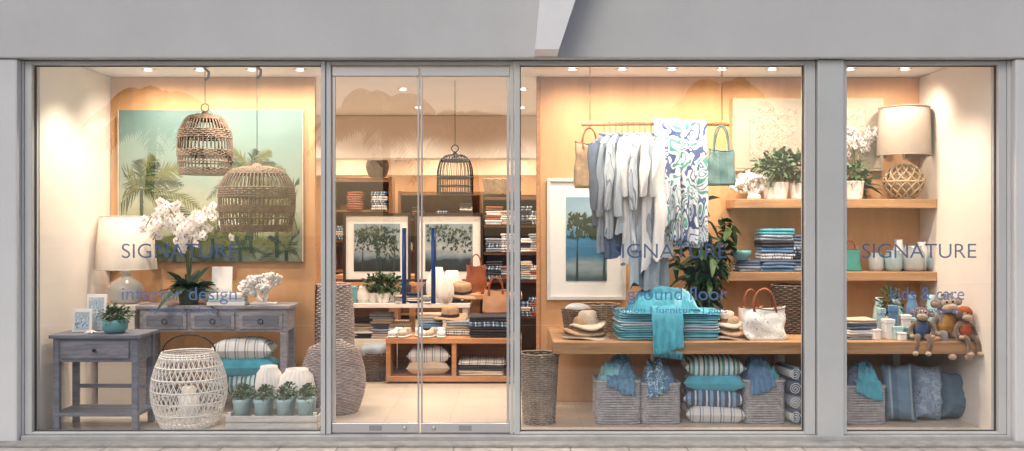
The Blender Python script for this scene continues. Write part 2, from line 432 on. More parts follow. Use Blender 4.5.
def tile_mat():
    m,nt,b=newmat('floor_tiles'); N,L=nt.nodes,nt.links
    tc=N.new('ShaderNodeTexCoord'); br=N.new('ShaderNodeTexBrick'); br.offset=0; br.inputs['Scale'].default_value=1
    br.inputs['Color1'].default_value=(.56,.49,.42,1); br.inputs['Color2'].default_value=(.52,.45,.38,1); br.inputs['Mortar'].default_value=(.40,.34,.28,1)
    br.inputs['Mortar Size'].default_value=.003; br.inputs['Brick Width'].default_value=.5; br.inputs['Row Height'].default_value=.5
    L.new(tc.outputs['Object'],br.inputs['Vector']); L.new(br.outputs[0],b.inputs['Base Color']); b.inputs['Roughness'].default_value=.3
    return m
box('floor',-3.401,3.451,.062,9.0,-.1,.04,tile_mat(),shop,bev=0)
box('display_panel_west',-3.40,-1.669,1.30,1.36,.041,2.786,orange,shop,bev=.003)
box('display_panel_east',X(540,1.3),3.45,1.30,1.36,.041,2.786,orange,shop,bev=.003)
box('panel_edge_trim',X(540,1.3)-.03,X(540,1.3)-.002,1.27,1.36,.041,2.786,wood_or,shop,bev=.003)
box('skirting_west',-3.39,-1.67,1.285,1.298,.042,.14,cream,shop,bev=.002)
vs=[]
for y in (-.42,-.142):
    vs += [(.155,y,2.715),(.315,y,2.715),(.66,y,3.75),(.25,y,3.75)]
O('canopy_bracket',vs,[(0,1,2,3),(7,6,5,4),(0,4,5,1),(1,5,6,2),(2,6,7,3),(3,7,4,0)],M('white_render',(.86,.86,.88),.8,.04),shop,False)

# frames
fr=G('shopfront_frame')
def upright(x0,x1,z0=.05,z1=2.70,y0=-.05,y1=.05): 
    box('mullion',x0,x1,y0,y1,z0,z1,alu,fr,bev=.004)
upright(-3.457,-3.405); upright(-1.357,-1.325); upright(-1.320,-1.286,y0=-.04); upright(-.012,.012,y0=-.04); upright(.016,.057)
upright(2.079,2.152); upright(2.345,2.376); upright(3.452,3.507)
for a,b in ((-3.405,-1.357),(.057,2.079),(2.376,3.452)):
    box('head_rail',a,b,-.05,.05,2.672,2.70,alu,fr,bev=.004); box('sill_rail',a,b,-.05,.05,.05,.066,alu,fr,bev=.004)
    box('gasket',a,b,-.012,.012,.0665,.072,alu_dk,fr,bev=0); box('gasket',a,b,-.012,.012,2.666,2.6715,alu_dk,fr,bev=0)
    box('gasket',a+.0005,a+.006,-.012,.012,.0725,2.6655,alu_dk,fr,bev=0); box('gasket',b-.006,b-.0005,-.012,.012,.0725,2.6655,alu_dk,fr,bev=0)
box('door_head',-1.286,-.012,-.04,.05,2.672,2.70,alu,fr,bev=.004)
box('sill',-3.46,3.51,-.10,.055,0.002,.049,M('sill_metal',(.42,.42,.43),.5,.15,8,.1),fr,bev=.006)
box('threshold_slab',-3.6,3.6,-.24,-.102,0.002,.02,M('concrete_edge',(.36,.36,.35),.85,.25,10,.4),fr,bev=.005)
glassm=Mglass('window_glass',.12)
for i,(a,b) in enumerate(((-3.405,-1.357),(.057,2.079),(2.376,3.452))):
    O('shop_window',[(a,0,.066),(b,0,.066),(b,0,2.672),(a,0,2.672)],[(0,1,2,3)],glassm,None,False)
dm=M('brushed_steel',(.56,.56,.57),.3,.05,3,.02,metal=.5)
for side,(a,b) in enumerate(((-1.284,-.660),(-.652,-.014))):
    g=G('glass_door')
    O('pane',[(a,0,.12),(b,0,.12),(b,0,2.60),(a,0,2.60)],[(0,1,2,3)],glassm,g,False)
    box('bottom_rail',a+.002,b-.002,-.022,.022,.055,.125,dm,g,bev=.004)
    box('top_rail',a+.002,b-.002,-.022,.022,2.596,2.662,dm,g,bev=.004)
    ex=b-.008 if side==0 else a+.008
    box('edge_stile',ex-.006,ex+.006,-.014,.014,.126,2.595,dm,g,bev=.002)
    ex2=a+.014 if side==0 else b-.014
    box('hinge_stile',ex2-.010,ex2+.010,-.014,.014,.126,2.595,dm,g,bev=.002)
    hx=(X(405) if side==0 else X(434))
    tubes('pull_handle',[[(hx,-.055,Z(303)),(hx,-.055,Z(228))]],.016,navy,g,k=12)
    for zz in (Z(292),Z(240)): tubes('handle_boss',[[(hx,-.055,zz),(hx,-.001,zz)]],.008,dm,g,k=8)
    lathe('lock',[(.001,0),(.014,0),(.014,.01),(.001,.01)],dm,g,(hx,-.022,.09),seg=16,rot=(rad(90),0,0))
    lx=(a+b)/2
    box('lock_plate',lx-.045,lx+.045,-.0255,-.0225,.072,.108,M('lock_grey',(.3,.3,.3),.4,.1),g,bev=.001)

# window lettering (vinyl on the glass)
film=Mfilm('slate_vinyl',(.06,.11,.24),.9); film2=Mfilm('blue_vinyl',(.10,.19,.42),.85)
def lettering(body,x0,x1,zb,h,par,mat,off=0):
    c=bpy.data.curves.new('lettering','FONT'); c.body=body; c.size=1; c.offset=off
    o=bpy.data.objects.new('lettering',c); COL.objects.link(o); bpy.context.view_layer.update()
    w=o.dimensions.x
    me=bpy.data.meshes.new_from_object(o.evaluated_get(bpy.context.evaluated_depsgraph_get()))
    mnx=min(v.co.x for v in me.vertices)
    bpy.data.objects.remove(o); me.materials.clear(); me.materials.append(mat)
    o=bpy.data.objects.new('lettering',me); COL.objects.link(o); o.parent=par
    sx=(x1-x0)/w
    o.scale=(sx,h,1); o.rotation_euler=(rad(90),0,0); o.location=(x0-mnx*sx,-.004,zb)
for (a,b,t1,a1,b1,t2,a2,b2) in ((122,238,'interior design',122,237,'furniture | fabrics | art',150,237),(611,727,'ground floor',627,727,'fashion | furniture | gifts',612,727),(862,976,'kids & care',890,964,'gifts | homewares',880,960)):
    g=G('window_sign')
    lettering('SIGNATURE',X(a),X(b),Z(258),.15,g,film,-.004)
    lettering(t1,X(a1),X(b1),Z(300),.135,g,film2,.0)
    lettering(t2,X(a2),X(b2),Z(313),.065,g,film2,0)

# ------------------------------------------------------------ lamps in the ceilings
glow=Memit('lamp_glow',(1,.90,.76),14)
WARM=(1.0,.83,.65)
def downlight(x,y,E,tx,ty,tz,ang=95,rad_=.04,blend=.8,kind='ceiling_spotlight'):
    g=G(kind,(x,y,2.79))
    lathe('bezel',[(.034,-.001),(.050,-.004),(.050,-.012),(.034,-.012)],white,g,seg=20)
    lathe('bulb',[(.001,-.006),(.033,-.006)],glow,g,seg=16)
    l=bpy.data.lights.new('spot','SPOT'); l.energy=E; l.color=WARM; l.spot_size=rad(ang); l.spot_blend=blend; l.shadow_soft_size=rad_
    o=bpy.data.objects.new('spot_beam',l); COL.objects.link(o); o.parent=g; o.location=(0,0,-.03)
    d=Vector((tx-x,ty-y,tz-2.76)); o.rotation_euler=d.to_track_quat('-Z','Y').to_euler()
for px in (148,200,252,300):
    downlight(X(px,.88),.88,50,X(px,1.0),1.30,1.5,145,blend=1)
for px in (572,622,672,722,772):
    downlight(X(px,.84),.84,42,X(px,1.0),1.30,1.4,145,blend=1)
for px in (850,905):
    downlight(X(px,.84),.84,38,X(px,1.0),1.30,1.4,145,blend=1)
for xx in (-2.95,-2.0,.5,1.3,2.0,2.9):
    downlight(xx,.26,90,xx,.62,0,115)
for yy in (2.0,3.4,5.2,6.4,8.2):
    for xx in (-2.3,-1.0,.1,1.6):
        downlight(xx,yy,95,xx,yy+.25,0,145)

# ------------------------------------------------------------ artwork helpers
def frond2d(items, cx, cz, ang, L, droop, w=.05, n=16):
    pts=[]
    for i in range(n+1):
        t=i/n; a=ang; x=cx+math.cos(a)*L*t; z=cz+math.sin(a)*L*t-droop*L*t*t; pts.append((x,z))
    for i in range(1,n):
        (x,z)=pts[i]; (x1,z1)=pts[i+1]; ta=math.atan2(z1-z,x1-x)
        ll=w*L*5*math.sin(math.pi*(i/n)**.7)*R.uniform(.7,1.1)+.02*L
        for s in (1,-1):
            a=ta+s*R.uniform(.55,.95); yy=-R.uniform(.0005,.004)
            ex,ez=x+math.cos(a)*ll, z+math.sin(a)*ll-.2*ll
            px_,pz_=math.cos(ta)*L*.018, math.sin(ta)*L*.018
            items.append(((x-px_,yy,z-pz_),(x+px_,yy,z+pz_),(ex,yy,ez)))
def tri_obj(name,items,mat,par):
    vs=[];fs=[]
    for t in items:
        k=len(vs); vs+=list(t); fs.append((k,k+1,k+2))
    return O(name,vs,fs,mat,par,False)
def clip(items,x0,x1,z0,z1):
    return [t for t in items if all(x0<p[0]<x1 and z0<p[2]<z1 for p in t)]

a0,a1=X(119,1.26),X(302,1.26); z0,z1=Z(262,1.26),Z(110,1.26); pw,ph=a1-a0,z1-z0
g=G('palm_painting',((a0+a1)/2,1.26,z0))
sky=Mgrad('painted_sky',[(0,(.08,.11,.08)),(.18,(.22,.25,.17)),(.35,(.34,.36,.27)),(.6,(.20,.29,.26)),(1,(.11,.20,.20))],0,ph,.5,.45,2.2)
b=box('canvas',-pw/2,pw/2,0,.035,0,ph,sky,g,bev=.003); 
b.data.transform(Matrix.Translation((0,0,ph/2))); b.location.z=0
pal1=M('painted_palm_dark',(.022,.05,.032),.6,.4,14,0); pal2=M('painted_palm_olive',(.13,.15,.05),.6,.4,14,0)
it=[];it2=[]
for (cx,cz,L,n) in ((-.58,.62,.52,14),(.56,.42,.58,14),(.34,.78,.34,11),(.02,.2,.4,9),(-.66,.20,.38,9),(.64,.10,.36,9),(.25,.12,.4,9),(-.3,.06,.35,9)):
    for i in range(n):
        a=rad(-30+240*i/(n-1))+R.uniform(-.15,.15)
        frond2d(it if i%2 else it2,cx,cz,a,L*R.uniform(.75,1.15),.45,w=.05,n=22)
    for k in range(10):
        zz=cz*(k/10); ww=.016
        it.append(((cx-ww,-.0045,zz),(cx+ww,-.0045,zz),(cx+ww*.8,-.0045,zz+cz/10))); it.append(((cx-ww,-.0052,zz),(cx+ww*.8,-.0052,zz+cz/10),(cx-ww*.8,-.0052,zz+cz/10)))
tri_obj('painted_fronds',clip(it,-pw/2+.01,pw/2-.01,.005,ph-.01),pal1,g)
tri_obj('painted_fronds',clip(it2,-pw/2+.01,pw/2-.01,.005,ph-.01),pal2,g)
box('frame_edge',-pw/2-.012,-pw/2-.001,-.004,.036,0,ph,M('pale_frame',(.5,.42,.33),.5),g,bev=.002)
box('frame_edge',pw/2+.001,pw/2+.012,-.004,.036,0,ph,MC['pale_frame'],g,bev=.002)

def framed(name, x0,x1,z0,z1,y, fmat, mat_w, seed, skyc, fw=.02, ntree=3, big=.34):
    w,h=x1-x0,z1-z0; g=G(name,((x0+x1)/2,y,z0))
    box('frame_bottom',-w/2,w/2,-.02,.012,0,fw,fmat,g,bev=.002); box('frame_top',-w/2,w/2,-.02,.012,h-fw,h,fmat,g,bev=.002)
    box('frame_side',-w/2,-w/2+fw,-.019,.012,fw+.0005,h-fw-.0005,fmat,g,bev=.002); box('frame_side',w/2-fw,w/2,-.019,.012,fw+.0005,h-fw-.0005,fmat,g,bev=.002)
    box('mount',-w/2+fw,w/2-fw,-.002,.010,fw,h-fw,paper,g,bev=0)
    m=mat_w
    iw,ih=w/2-fw-m,h-2*fw-2*m
    b=box('print',-iw,iw,-.006,-.0025,0,ih,skyc,g,bev=0); b.data.transform(Matrix.Translation((0,0,ih/2))); b.location.z=fw+m
    rs=R; items=[]
    for q in range(ntree):
        cx=-iw*.7+q*iw*1.4/max(1,ntree-1)+rs.uniform(-.3,.3)*iw; cz=ih*rs.uniform(.5,.95)
        items.append(((cx-.012,-.004,0.0),(cx+.012,-.004,0.0),(cx+.006,-.004,cz)))
        for k in range(160):
            a=rs.uniform(0,6.28); rr=ih*big*math.sqrt(rs.random())*(1+.5*noise.noise(Vector((math.cos(a)*2,math.sin(a)*2,q+seed)))); px=cx+rr*math.cos(a)*1.1; pz=cz+rr*math.sin(a)*.6
            s=ih*rs.uniform(.015,.04); yy=-rs.uniform(.001,.004)
            items.append(((px-s,yy,pz-s*rs.random()),(px+s*rs.random(),yy,pz-s),(px+s*rs.uniform(-.5,1),yy,pz+s)))
        for k in range(5):
            frond2d(items,cx,cz,rad(10+160*k/4),ih*big,.35,n=10)
    items=clip(items,-iw,iw,-.001,ih)
    items=[tuple((p[0],p[1]-.0065,p[2]+fw+m) for p in t) for t in items]
    tri_obj('print_trees',items,pal1,g)
    return g
skyA=Mgrad('print_sky',[(0,(.012,.016,.016)),(.25,(.02,.035,.045)),(.36,(.14,.20,.25)),(.55,(.36,.41,.43)),(1,(.22,.30,.36))],0,.45,.4,.4,5)
skyB=Mgrad('print_lagoon',[(0,(.05,.09,.11)),(.15,(.24,.31,.33)),(.28,(.04,.15,.27)),(.5,(.07,.23,.40)),(.62,(.28,.42,.50)),(1,(.12,.24,.36))],0,.8,.4,.35,4)

# ------------------------------------------------------------ WEST DISPLAY
def side_table():
    g=G('side_table',(X(103,.25),.29,.04)); w,d,h=.66,.40,.70
    box('top',-w/2,w/2,-d/2,d/2,h-.028,h,gwood,g,bev=.006)
    box('apron_front',-w/2+.05,w/2-.05,-d/2+.03,-d/2+.05,h-.20,h-.029,gwood,g,bev=.002)
    box('drawer_front',-w/2+.085,w/2-.085,-d/2+.018,-d/2+.029,h-.175,h-.05,M('grey_wood_worn',(.22,.225,.265),.6,.45,5,.4,25,stretch=(1,7,7)),g,bev=.004)
    for s in (-1,1):
        box('apron_side',s*(w/2-.045)-.01,s*(w/2-.045)+.01,-d/2+.06,d/2-.06,h-.20,h-.029,gwood,g,bev=.002)
    box('apron_back',-w/2+.05,w/2-.05,d/2-.05,d/2-.03,h-.20,h-.029,gwood,g,bev=.002)
    for sx in (-1,1):
        for sy in (-1,1): box('leg',sx*(w/2-.045)-.022,sx*(w/2-.045)+.022,sy*(d/2-.045)-.022,sy*(d/2-.045)+.022,0,h-.0285,gwood,g,bev=.004)
    box('lower_shelf',-w/2+.02,w/2-.02,-d/2+.02,d/2-.02,.105,.13,gwood,g,bev=.004)
    box('cross_rail',-w/2+.07,w/2-.07,d/2-.055,d/2-.035,.26,.29,gwood,g,bev=.004)
    lathe('knob',[(.001,0),(.008,0),(.007,.012),(.014,.02),(.010,.028),(.001,.03)],blackm,g,(0,-d/2+.018,h-.112),seg=16,rot=(rad(90),0,0))
side_table()
def console():
    g=G('console_table',(X(218,1.0),1.03,.04)); w,d,h=1.24,.36,.85
    box('top',-w/2,w/2,-d/2,d/2,h-.03,h,gwood2,g,bev=.006)
    box('carcass',-w/2+.03,w/2-.03,-d/2+.02,d/2-.01,h-.21,h-.031,gwood2,g,bev=.003)
    for i in range(3):
        x0=-w/2+.06+i*.385
        box('drawer_front',x0,x0+.35,-d/2+.006,-d/2+.0195,h-.19,h-.055,gwood2,g,bev=.004)
        box('drawer_panel',x0+.03,x0+.32,-d/2+.001,-d/2+.0055,h-.165,h-.08,gwood,g,bev=.002)
        tubes('ring_pull',[[(x0+.175+.02*math.cos(a),-d/2-.006,h-.128+.02*math.sin(a)) for a in [math.pi*2*q/14 for q in range(14)]]],.003,blackm,g,closed=True)
    for sx in (-1,1):
        for sy in (-1,1): box('leg',sx*(w/2-.055)-.028,sx*(w/2-.055)+.028,sy*(d/2-.045)-.028,sy*(d/2-.045)+.028,0,h-.211,gwood2,g,bev=.005)
    box('lower_shelf',-w/2+.02,w/2-.02,-d/2+.03,d/2-.03,.11,.14,gwood2,g,bev=.004)
console()
g=G('display_plinth',(X(122,1.05),1.08,.04)); box('body',-.15,.15,-.15,.15,.0,.80,cream,g,bev=.006); box('cap',-.165,.165,-.165,.165,.801,.85,cream,g,bev=.006)
def table_lamp(x,y,z,sr,sr2,sh,bh,shade,basef):
    g=G('table_lamp',(x,y,z)); basef(g)
    tubes('stem',[[(0,0,bh*.9),(0,0,bh+sh*.5)]],.008,dm,g)
    lathe('shade',[(sr,bh),(sr2,bh+sh),(sr2-.004,bh+sh),(sr-.004,bh),(sr,bh)],shade,g,seg=48)
    for zz,r_ in ((bh+.004,sr),(bh+sh-.004,sr2)): tubes('shade_hem',[[(r_*math.cos(a),r_*math.sin(a),zz) for a in [2*math.pi*q/40 for q in range(40)]]],.004,shade,g,closed=True)
    tubes('spider',[[(0,0,bh+sh*.9),(sr2*.98*math.cos(a),sr2*.98*math.sin(a),bh+sh*.97)] for a in (0,2.1,4.2)],.002,dm,g)
    return g
def gourd(g): lathe('base',[(.001,0),(.09,0),(.11,.01),(.13,.05),(.145,.11),(.12,.17),(.06,.21),(.035,.235),(.05,.26),(.035,.275),(.015,.29),(.012,.33)],M('pearl_ceramic',(.66,.64,.60),.2,.1,5,.02,coat=.5),g)
table_lamp(X(126,1.08),1.08,.89,.245,.205,.44,.28,shade_w,gourd)
def cage(name,x,y,zb,r,h,ztop,mat,ribs=30,n_band=4,dome=.55,cane=.0055,taper=.9,bands=(0.0,.40,.72),hk=1.0):
    g=G(name,(x,y,zb))
    def prof(t):
        if t<1-dome:
            u=t/(1-dome); return (r*(taper+(1-taper)*math.sin(u*math.pi/2)), h*t)
        u=(t-(1-dome))/dome; return (r*max(.12,math.cos(u*math.pi/2)**.55), h*(1-dome)+h*dome*math.sin(u*math.pi/2))
    rb=[[(prof(t/18)[0]*math.cos(2*math.pi*k/ribs),prof(t/18)[0]*math.sin(2*math.pi*k/ribs),prof(t/18)[1]) for t in range(19)] for k in range(ribs)]
    tubes('ribs',rb,cane,mat,g,k=5)
    rings=[]
    def ring(t,ph=0):
        rr,zz=prof(t); return [((rr+.004*math.cos(ribs/2*a+ph))*math.cos(a),(rr+.004*math.cos(ribs/2*a+ph))*math.sin(a),zz) for a in [2*math.pi*q/72 for q in range(72)]]
    i=0
    for base in bands:
        for q in range(n_band): rings.append(ring(base+q*.022,math.pi*i)); i+=1
    rings.append(ring(.95)); rings.append(ring(.2))
    tubes('woven_bands',rings,cane*1.3,mat,g,k=5,closed=True)
    lathe('crown',[(.001,h+.03),(r*.1,h+.025),(r*.16,h),(r*.2,h-.02),(r*.12,h-.025)],mat,g,seg=20)
    lathe('base_mat',[(.001,.0),(r*taper*.98,.0),(r*taper*.98,.008),(.001,.008)],mat,g,seg=40)
    tubes('handle_ring',[[(.03*math.cos(a),0,h+.055+.03*math.sin(a)) for a in [2*math.pi*q/20 for q in range(20)]]],.004,mat,g,closed=True)
    hangw(g,[(0,0,h+.085),(0,0,ztop-zb)],.003)
    if hk:
        tubes('hook',[[(0,0,ztop-zb-.13),(.026,0,ztop-zb-.11),(.03,0,ztop-zb-.07),(0,0,ztop-zb-.04),(0,0,ztop-zb)]],.011,blackm,g)
        lathe('ceiling_rose',[(.001,ztop-zb-.03),(.03,ztop-zb-.03),(.045,ztop-zb-.002)],blackm,g,seg=20)
    return g
cage('wicker_lantern',X(205,.6),.6,Z(174,.6),.205,.46,2.79,rattan,42,5,bands=(0.0,.30,.55,.80))
cage('wicker_lantern',X(257,.5),.5,Z(231,.5),.285,.49,2.79,rattan,54,5,dome=.5,bands=(0.0,.30,.52,.78))
cage('birdcage',X(455,1.5),1.5,Z(194,1.5),.155,.34,2.79,blackm,26,2,cane=.0042,taper=1,hk=0)
def orchid(x,y,z,sc_=1.0,n=5):
    g=G('orchid_plant',(x,y,z)); pot(g,.085*sc_,.12*sc_,M('dark_pot',(.05,.06,.05),.4,.2))
    it=[]
    for i in range(46):
        a=R.uniform(0,6.28); it.append(((0,0,.11*sc_),(math.cos(a),math.sin(a),R.uniform(.1,1.5)),R.uniform(.18,.34)*sc_,.06*sc_,R.uniform(.2,.9)))
    leaf_mesh('strap_leaves',it,leafd,g)
    st=[];fl=[];cen=[]
    for i in range(n):
        a=math.pi*2*i/n+.4; rr=.36*(.65+.5*R.random()); dx,dy=math.cos(a)*rr*sc_,math.sin(a)*.13*sc_
        hh=.62*R.uniform(.72,1.12)
        pts=[]
        for q in range(15):
            t=q/14; pts.append(Vector((dx*t**1.4*1.1,dy*t**1.4,.11*sc_+hh*math.sin(t*2.3)*sc_)))
        st.append(pts)
        for q in range(5,15):
            for s in range(1+(q%2)):
                c=pts[q]+Vector((R.uniform(-.045,.045),R.uniform(-.05,0.02),R.uniform(-.035,.035)))*sc_
                f=Vector((R.uniform(-.8,.8),-1,R.uniform(-.5,.4))).normalized()
                u=f.cross(Vector((0,0,1))).normalized(); v=u.cross(f)
                for k in range(5):
                    an=math.pi/2+2*math.pi*k/5; d=u*math.cos(an)+v*math.sin(an); sd=u*-math.sin(an)+v*math.cos(an)
                    L=.038*sc_; w=.016*sc_*(1.4 if k in(1,4) else 1)
                    fl.append((c,d,sd,f,L,w))
                cen.append(c+f*.006)
    vs=[];fs=[]
    for (c,d,sd,f,L,w) in fl:
        k=len(vs); vs+=[c,c+d*L*.5-sd*w+f*.004,c+d*L-f*.006,c+d*L*.5+sd*w+f*.004]; fs.append((k,k+1,k+2,k+3))
    O('flowers',vs,fs,petal,g,False); tubes('flower_stems',st,.004,stemm,g,k=5)
    for c in cen: soft('lip',.012,.012,.012,M('lip_plum',(.35,.16,.18),.6,.1),g,c,n=4,p=1,nz=0)
orchid(X(189,.98),.98,.89,1.05,9)
def coral(par,mat,h,n=9,loc=(0,0,0),sd=1,r=.012,spread=.8):
    rr=random.Random(sd); paths=[]
    def br(p,d,L,dep):
        q=p+d*L; paths.append([p,(p+q)/2+Vector((rr.uniform(-.01,.01),)*3),q])
        if dep>0:
            for k in range(3):
                nd=(d+Vector((rr.uniform(-1,1),rr.uniform(-.7,.7),rr.uniform(-.2,.6)))*spread).normalized(); br(q,nd,L*rr.uniform(.6,.85),dep-1)
    for i in range(n):
        d=Vector((rr.uniform(-1,1),rr.uniform(-.6,.6),rr.uniform(.3,1.2))).normalized(); br(Vector((0,0,0.01)),d,h*.34,3)
    tubes('branches',paths,r,mat,par,k=6,taper=.75,loc=loc)
g=G('coral_ornament',(X(264,.98),.98,.89)); coral(g,whitem,.27,7,sd=5,r=.014); box('stand',-.1,.1,-.05,.05,0,.018,whitem,g,bev=.004)
g=G('book_stack',(X(228,.93),.95,.89),.1)
for i,(w,c) in enumerate(((.30,whitem),(.28,palec),(.26,paper))): box('book',-w/2,w/2,-.1,.1,i*.031,i*.031+.03,c,g,bev=.003,rot=(0,0,R.uniform(-.1,.1)))
g=G('upright_card',(X(221,1.1),1.12,.89)); box('card',-.085,.085,0,.015,0,.30,paper,g,bev=.002,rot=(-.1,0,0)); box('easel',-.01,.01,.02,.07,0,.15,gwood2,g,bev=.002)
for px,w,h,yy in ((82,.14,.17,.28),(96,.15,.27,.40)):
    g=G('picture_frame',(X(px,yy),yy,.741),R.uniform(-.15,.15))
    box('frame',-w/2,w/2,0,.018,0,h,whitem,g,bev=.003,rot=(-.12,0,0)); box('photo',-w/2+.022,w/2-.022,-.008,-.004,.024,h-.022,prn2,g,bev=0,rot=(-.12,0,0)); box('strut',-.008,.008,.03,.06,0,h*.6,whitem,g,bev=.001)
g=G('potted_plant',(X(115,.22),.22,.741)); lathe('pot',[(.001,0),(.06,0),(.09,.03),(.092,.08),(.08,.1),(.072,.1),(.07,.09),(.001,.085)],tealp,g); bush(g,.105,.06,.135,240,.045,.022,[leaf,leafg,leafd],6,(0,0,.09))
g=G('starfish_ornament',(X(92,.15),.15,.745)); 
tubes('arms',[[(0,0,.012),(.055*math.cos(a),.055*math.sin(a),.006)] for a in [2*math.pi*k/5 for k in range(5)]],.012,whitem,g,taper=.25)
def wire_basket(x,y,r,h):
    g=G('wire_lantern',(x,y,.045))
    def pf(t): return r*(.62+.38*math.sin(math.pi*(t*.82+.10))), h*t
    paths=[]
    for s in (1,-1):
        for k in range(40):
            ph=R.uniform(-.02,.02)
            paths.append([(pf(t/14)[0]*math.cos(2*math.pi*k/40+ph+s*t/14*.9),pf(t/14)[0]*math.sin(2*math.pi*k/40+ph+s*t/14*.9),pf(t/14)[1]) for t in range(15)])
    tubes('lattice',paths,.0036,whitem,g,k=5)
    rg=[]
    for t in (0,.03,.06,.18,.34,.5,.66,.82,.94,.97,1): rr,zz=pf(t); rg.append([(rr*math.cos(a),rr*math.sin(a),zz) for a in [2*math.pi*q/44 for q in range(44)]])
    tubes('hoops',rg,.006,whitem,g,closed=True,k=5)
    r1=pf(1)[0]
    tubes('handle',[[(r1*math.cos(a),0,h+ .13*math.sin(a)) for a in [math.pi*q/20 for q in range(21)]]],.006,blackm,g)
    lathe('base_disc',[(.001,0),(pf(0)[0],0),(pf(0)[0],.01),(.001,.01)],whitem,g)
    lathe('glass_cup',[(.001,.012),(.07,.012),(.075,.22),(.072,.22),(.067,.02)],M('frosted_glass',(.7,.7,.68),.15,.02),g)
    lathe('candle',[(.001,.02),(.05,.02),(.05,.28),(.04,.285),(.001,.28)],M('wax',(.8,.74,.62),.4,.03),g)
    tubes('wick',[[(0,0,.28),(.003,0,.30)]],.002,blackm,g)
wire_basket(X(189,.33),.33,.275,.54)
for i,(m,s) in enumerate(((str_a,1),(turq,2),(str_d,3))):
    g=G('striped_cushion',(X(246,.97)+R.uniform(-.02,.02),.97,.19+.07+i*.135),R.uniform(-.15,.15)); pillow('cushion',.50,.34,.18,m,g,seed=s)
for px,yy,rr,h in ((269,.62,.105,.40),(297,.60,.14,.38)):
    g=G('ridged_vase',(X(px,yy),yy,.042))
    lathe('body',[(.001,0),(rr*.6,0),(rr*.8,h*.1),(rr,h*.42),(rr*.98,h*.65),(rr*.86,h*.86),(rr*.62,h*.95),(rr*.6,h),(rr*.52,h),(rr*.5,h*.9)],whitem,g,seg=96,ridge=.04,nr=20)
def crate():
    g=G('slatted_crate',(X(275,.2),.24,.045)); w,d,h=.66,.28,.13; cm=M('limewash_slat',(.60,.58,.56),.7,.25,6,.4,30,stretch=(1,6,6))
    for k in range(2):
        zz=.012+k*.053
        for s in (-1,1):
            box('slat',-w/2,w/2,s*d/2-.006,s*d/2+.006,zz,zz+.042,cm,g,bev=.002); box('end_slat',s*w/2-.006,s*w/2+.006,-d/2+.007,d/2-.007,zz,zz+.042,cm,g,bev=.002)
    for sx in (-1,1):
        for sy in (-1,1): box('corner_post',sx*(w/2-.02)-.012,sx*(w/2-.02)+.012,sy*(d/2-.018)-.011,sy*(d/2-.018)+.011,.001,h,cm,g,bev=.002)
    box('bottom',-w/2+.01,w/2-.01,-d/2+.01,d/2-.01,.050,.058,cm,g,bev=0)
crate()
for k in range(8):
    x=X(275,.2)-.24+(k%4)*.155+R.uniform(-.012,.012); y=.175+(k//4)*.13
    g=G('potted_succulent',(x,y,.104)); lathe('pot',[(.001,0),(.044,0),(.056,.13),(.060,.135),(.060,.16),(.052,.16),(.05,.14),(.001,.14)],palet,g,seg=24)
    s_=R.uniform(.85,1.15); bush(g,.058*s_,.05*s_,.195,110,.035,.018,[leaf,leafg,leafg],3,(0,0,.14))
def urn(x,y,prof,mat,name='woven_urn',rings=42,stakes=36):
    g=G(name,(x,y,.045)); woven('weave',prof,mat,g,rings=rings,stakes=stakes,cane=.0085,liner=mat,amp=.005); return g
urn(X(333,.85),.86,lambda t:(.25*(.62+.38*math.sin(math.pi*min(1,t*.86+.12)))*(1 if t<.9 else 1-.5*(t-.9)/.1), .56*t),rattan_g)
urn(X(331,1.3),1.42,lambda t:(.17*(.72+.28*math.sin(math.pi*(t*.8+.05))), .98*t),rattan_g,rings=60,stakes=26)

# ------------------------------------------------------------ SHOP INTERIOR seen through the doors
def bench():
    g=G('display_bench',(X(455,2.45),2.5,.04)); w,d,h=1.28,.55,.43
    box('top',-w/2,w/2,-d/2,d/2,h-.05,h,wood_or,g,bev=.004); box('base',-w/2,w/2,-d/2+.01,d/2,.02,.07,wood_or,g,bev=.004)
    for x_ in (-w/2,-.02,w/2-.045): box('upright',x_+.001,x_+.044,-d/2+.012,d/2-.01,.071,h-.051,wood_or,g,bev=.003)
    box('back',-w/2+.05,w/2-.05,d/2-.03,d/2-.011,.071,h-.051,wood_or,g,bev=0)
bench()
for px,m in ((428,beige),(429,str_d)):
    g=G('cushion',(X(px,2.4),2.42,.11+.07+(0 if m is beige else .115)),R.uniform(-.1,.1)); pillow('cushion',.42,.32,.16,m,g,seed=4)
stack('folded_textiles',(X(482,2.4),2.42,.112),.46,.36,[.05,.05,.04],[beige,charcoal,str_d])
def hat(x,y,z,mat,r=.17,rz=0,tilt=0,band=None,ch=.125):
    g=G('straw_hat',(x,y,z),rz,tilt); vs=[];fs=[]; seg=56
    pr=[(r,.0),(r*.97,.012),(r*.82,.022),(r*.64,.018),(r*.53,.022),(r*.52,.05),(r*.50,ch*.7),(r*.45,ch*.92),(r*.33,ch),(r*.15,ch*.94),(.001,ch*.92)]
    for j,(q,z_) in enumerate(pr):
        for i in range(seg):
            a=2*math.pi*i/seg; dz=(.022*math.sin(2*a+rz*3)+.012*math.sin(3*a))*max(0,(q/r-.55))*1.4
            vs.append((q*math.cos(a)*1.04,q*math.sin(a)*.96,z_+dz))
    for j in range(len(pr)-1):
        for i in range(seg): k=(i+1)%seg; fs.append((j*seg+i,j*seg+k,(j+1)*seg+k,(j+1)*seg+i))
    o=O('hat',vs,fs,mat,g); m=o.modifiers.new('t','SOLIDIFY'); m.thickness=.004
    if band: lathe('band',[(r*.565,.024),(r*.55,.052)],band,g,seg=40)
    return g
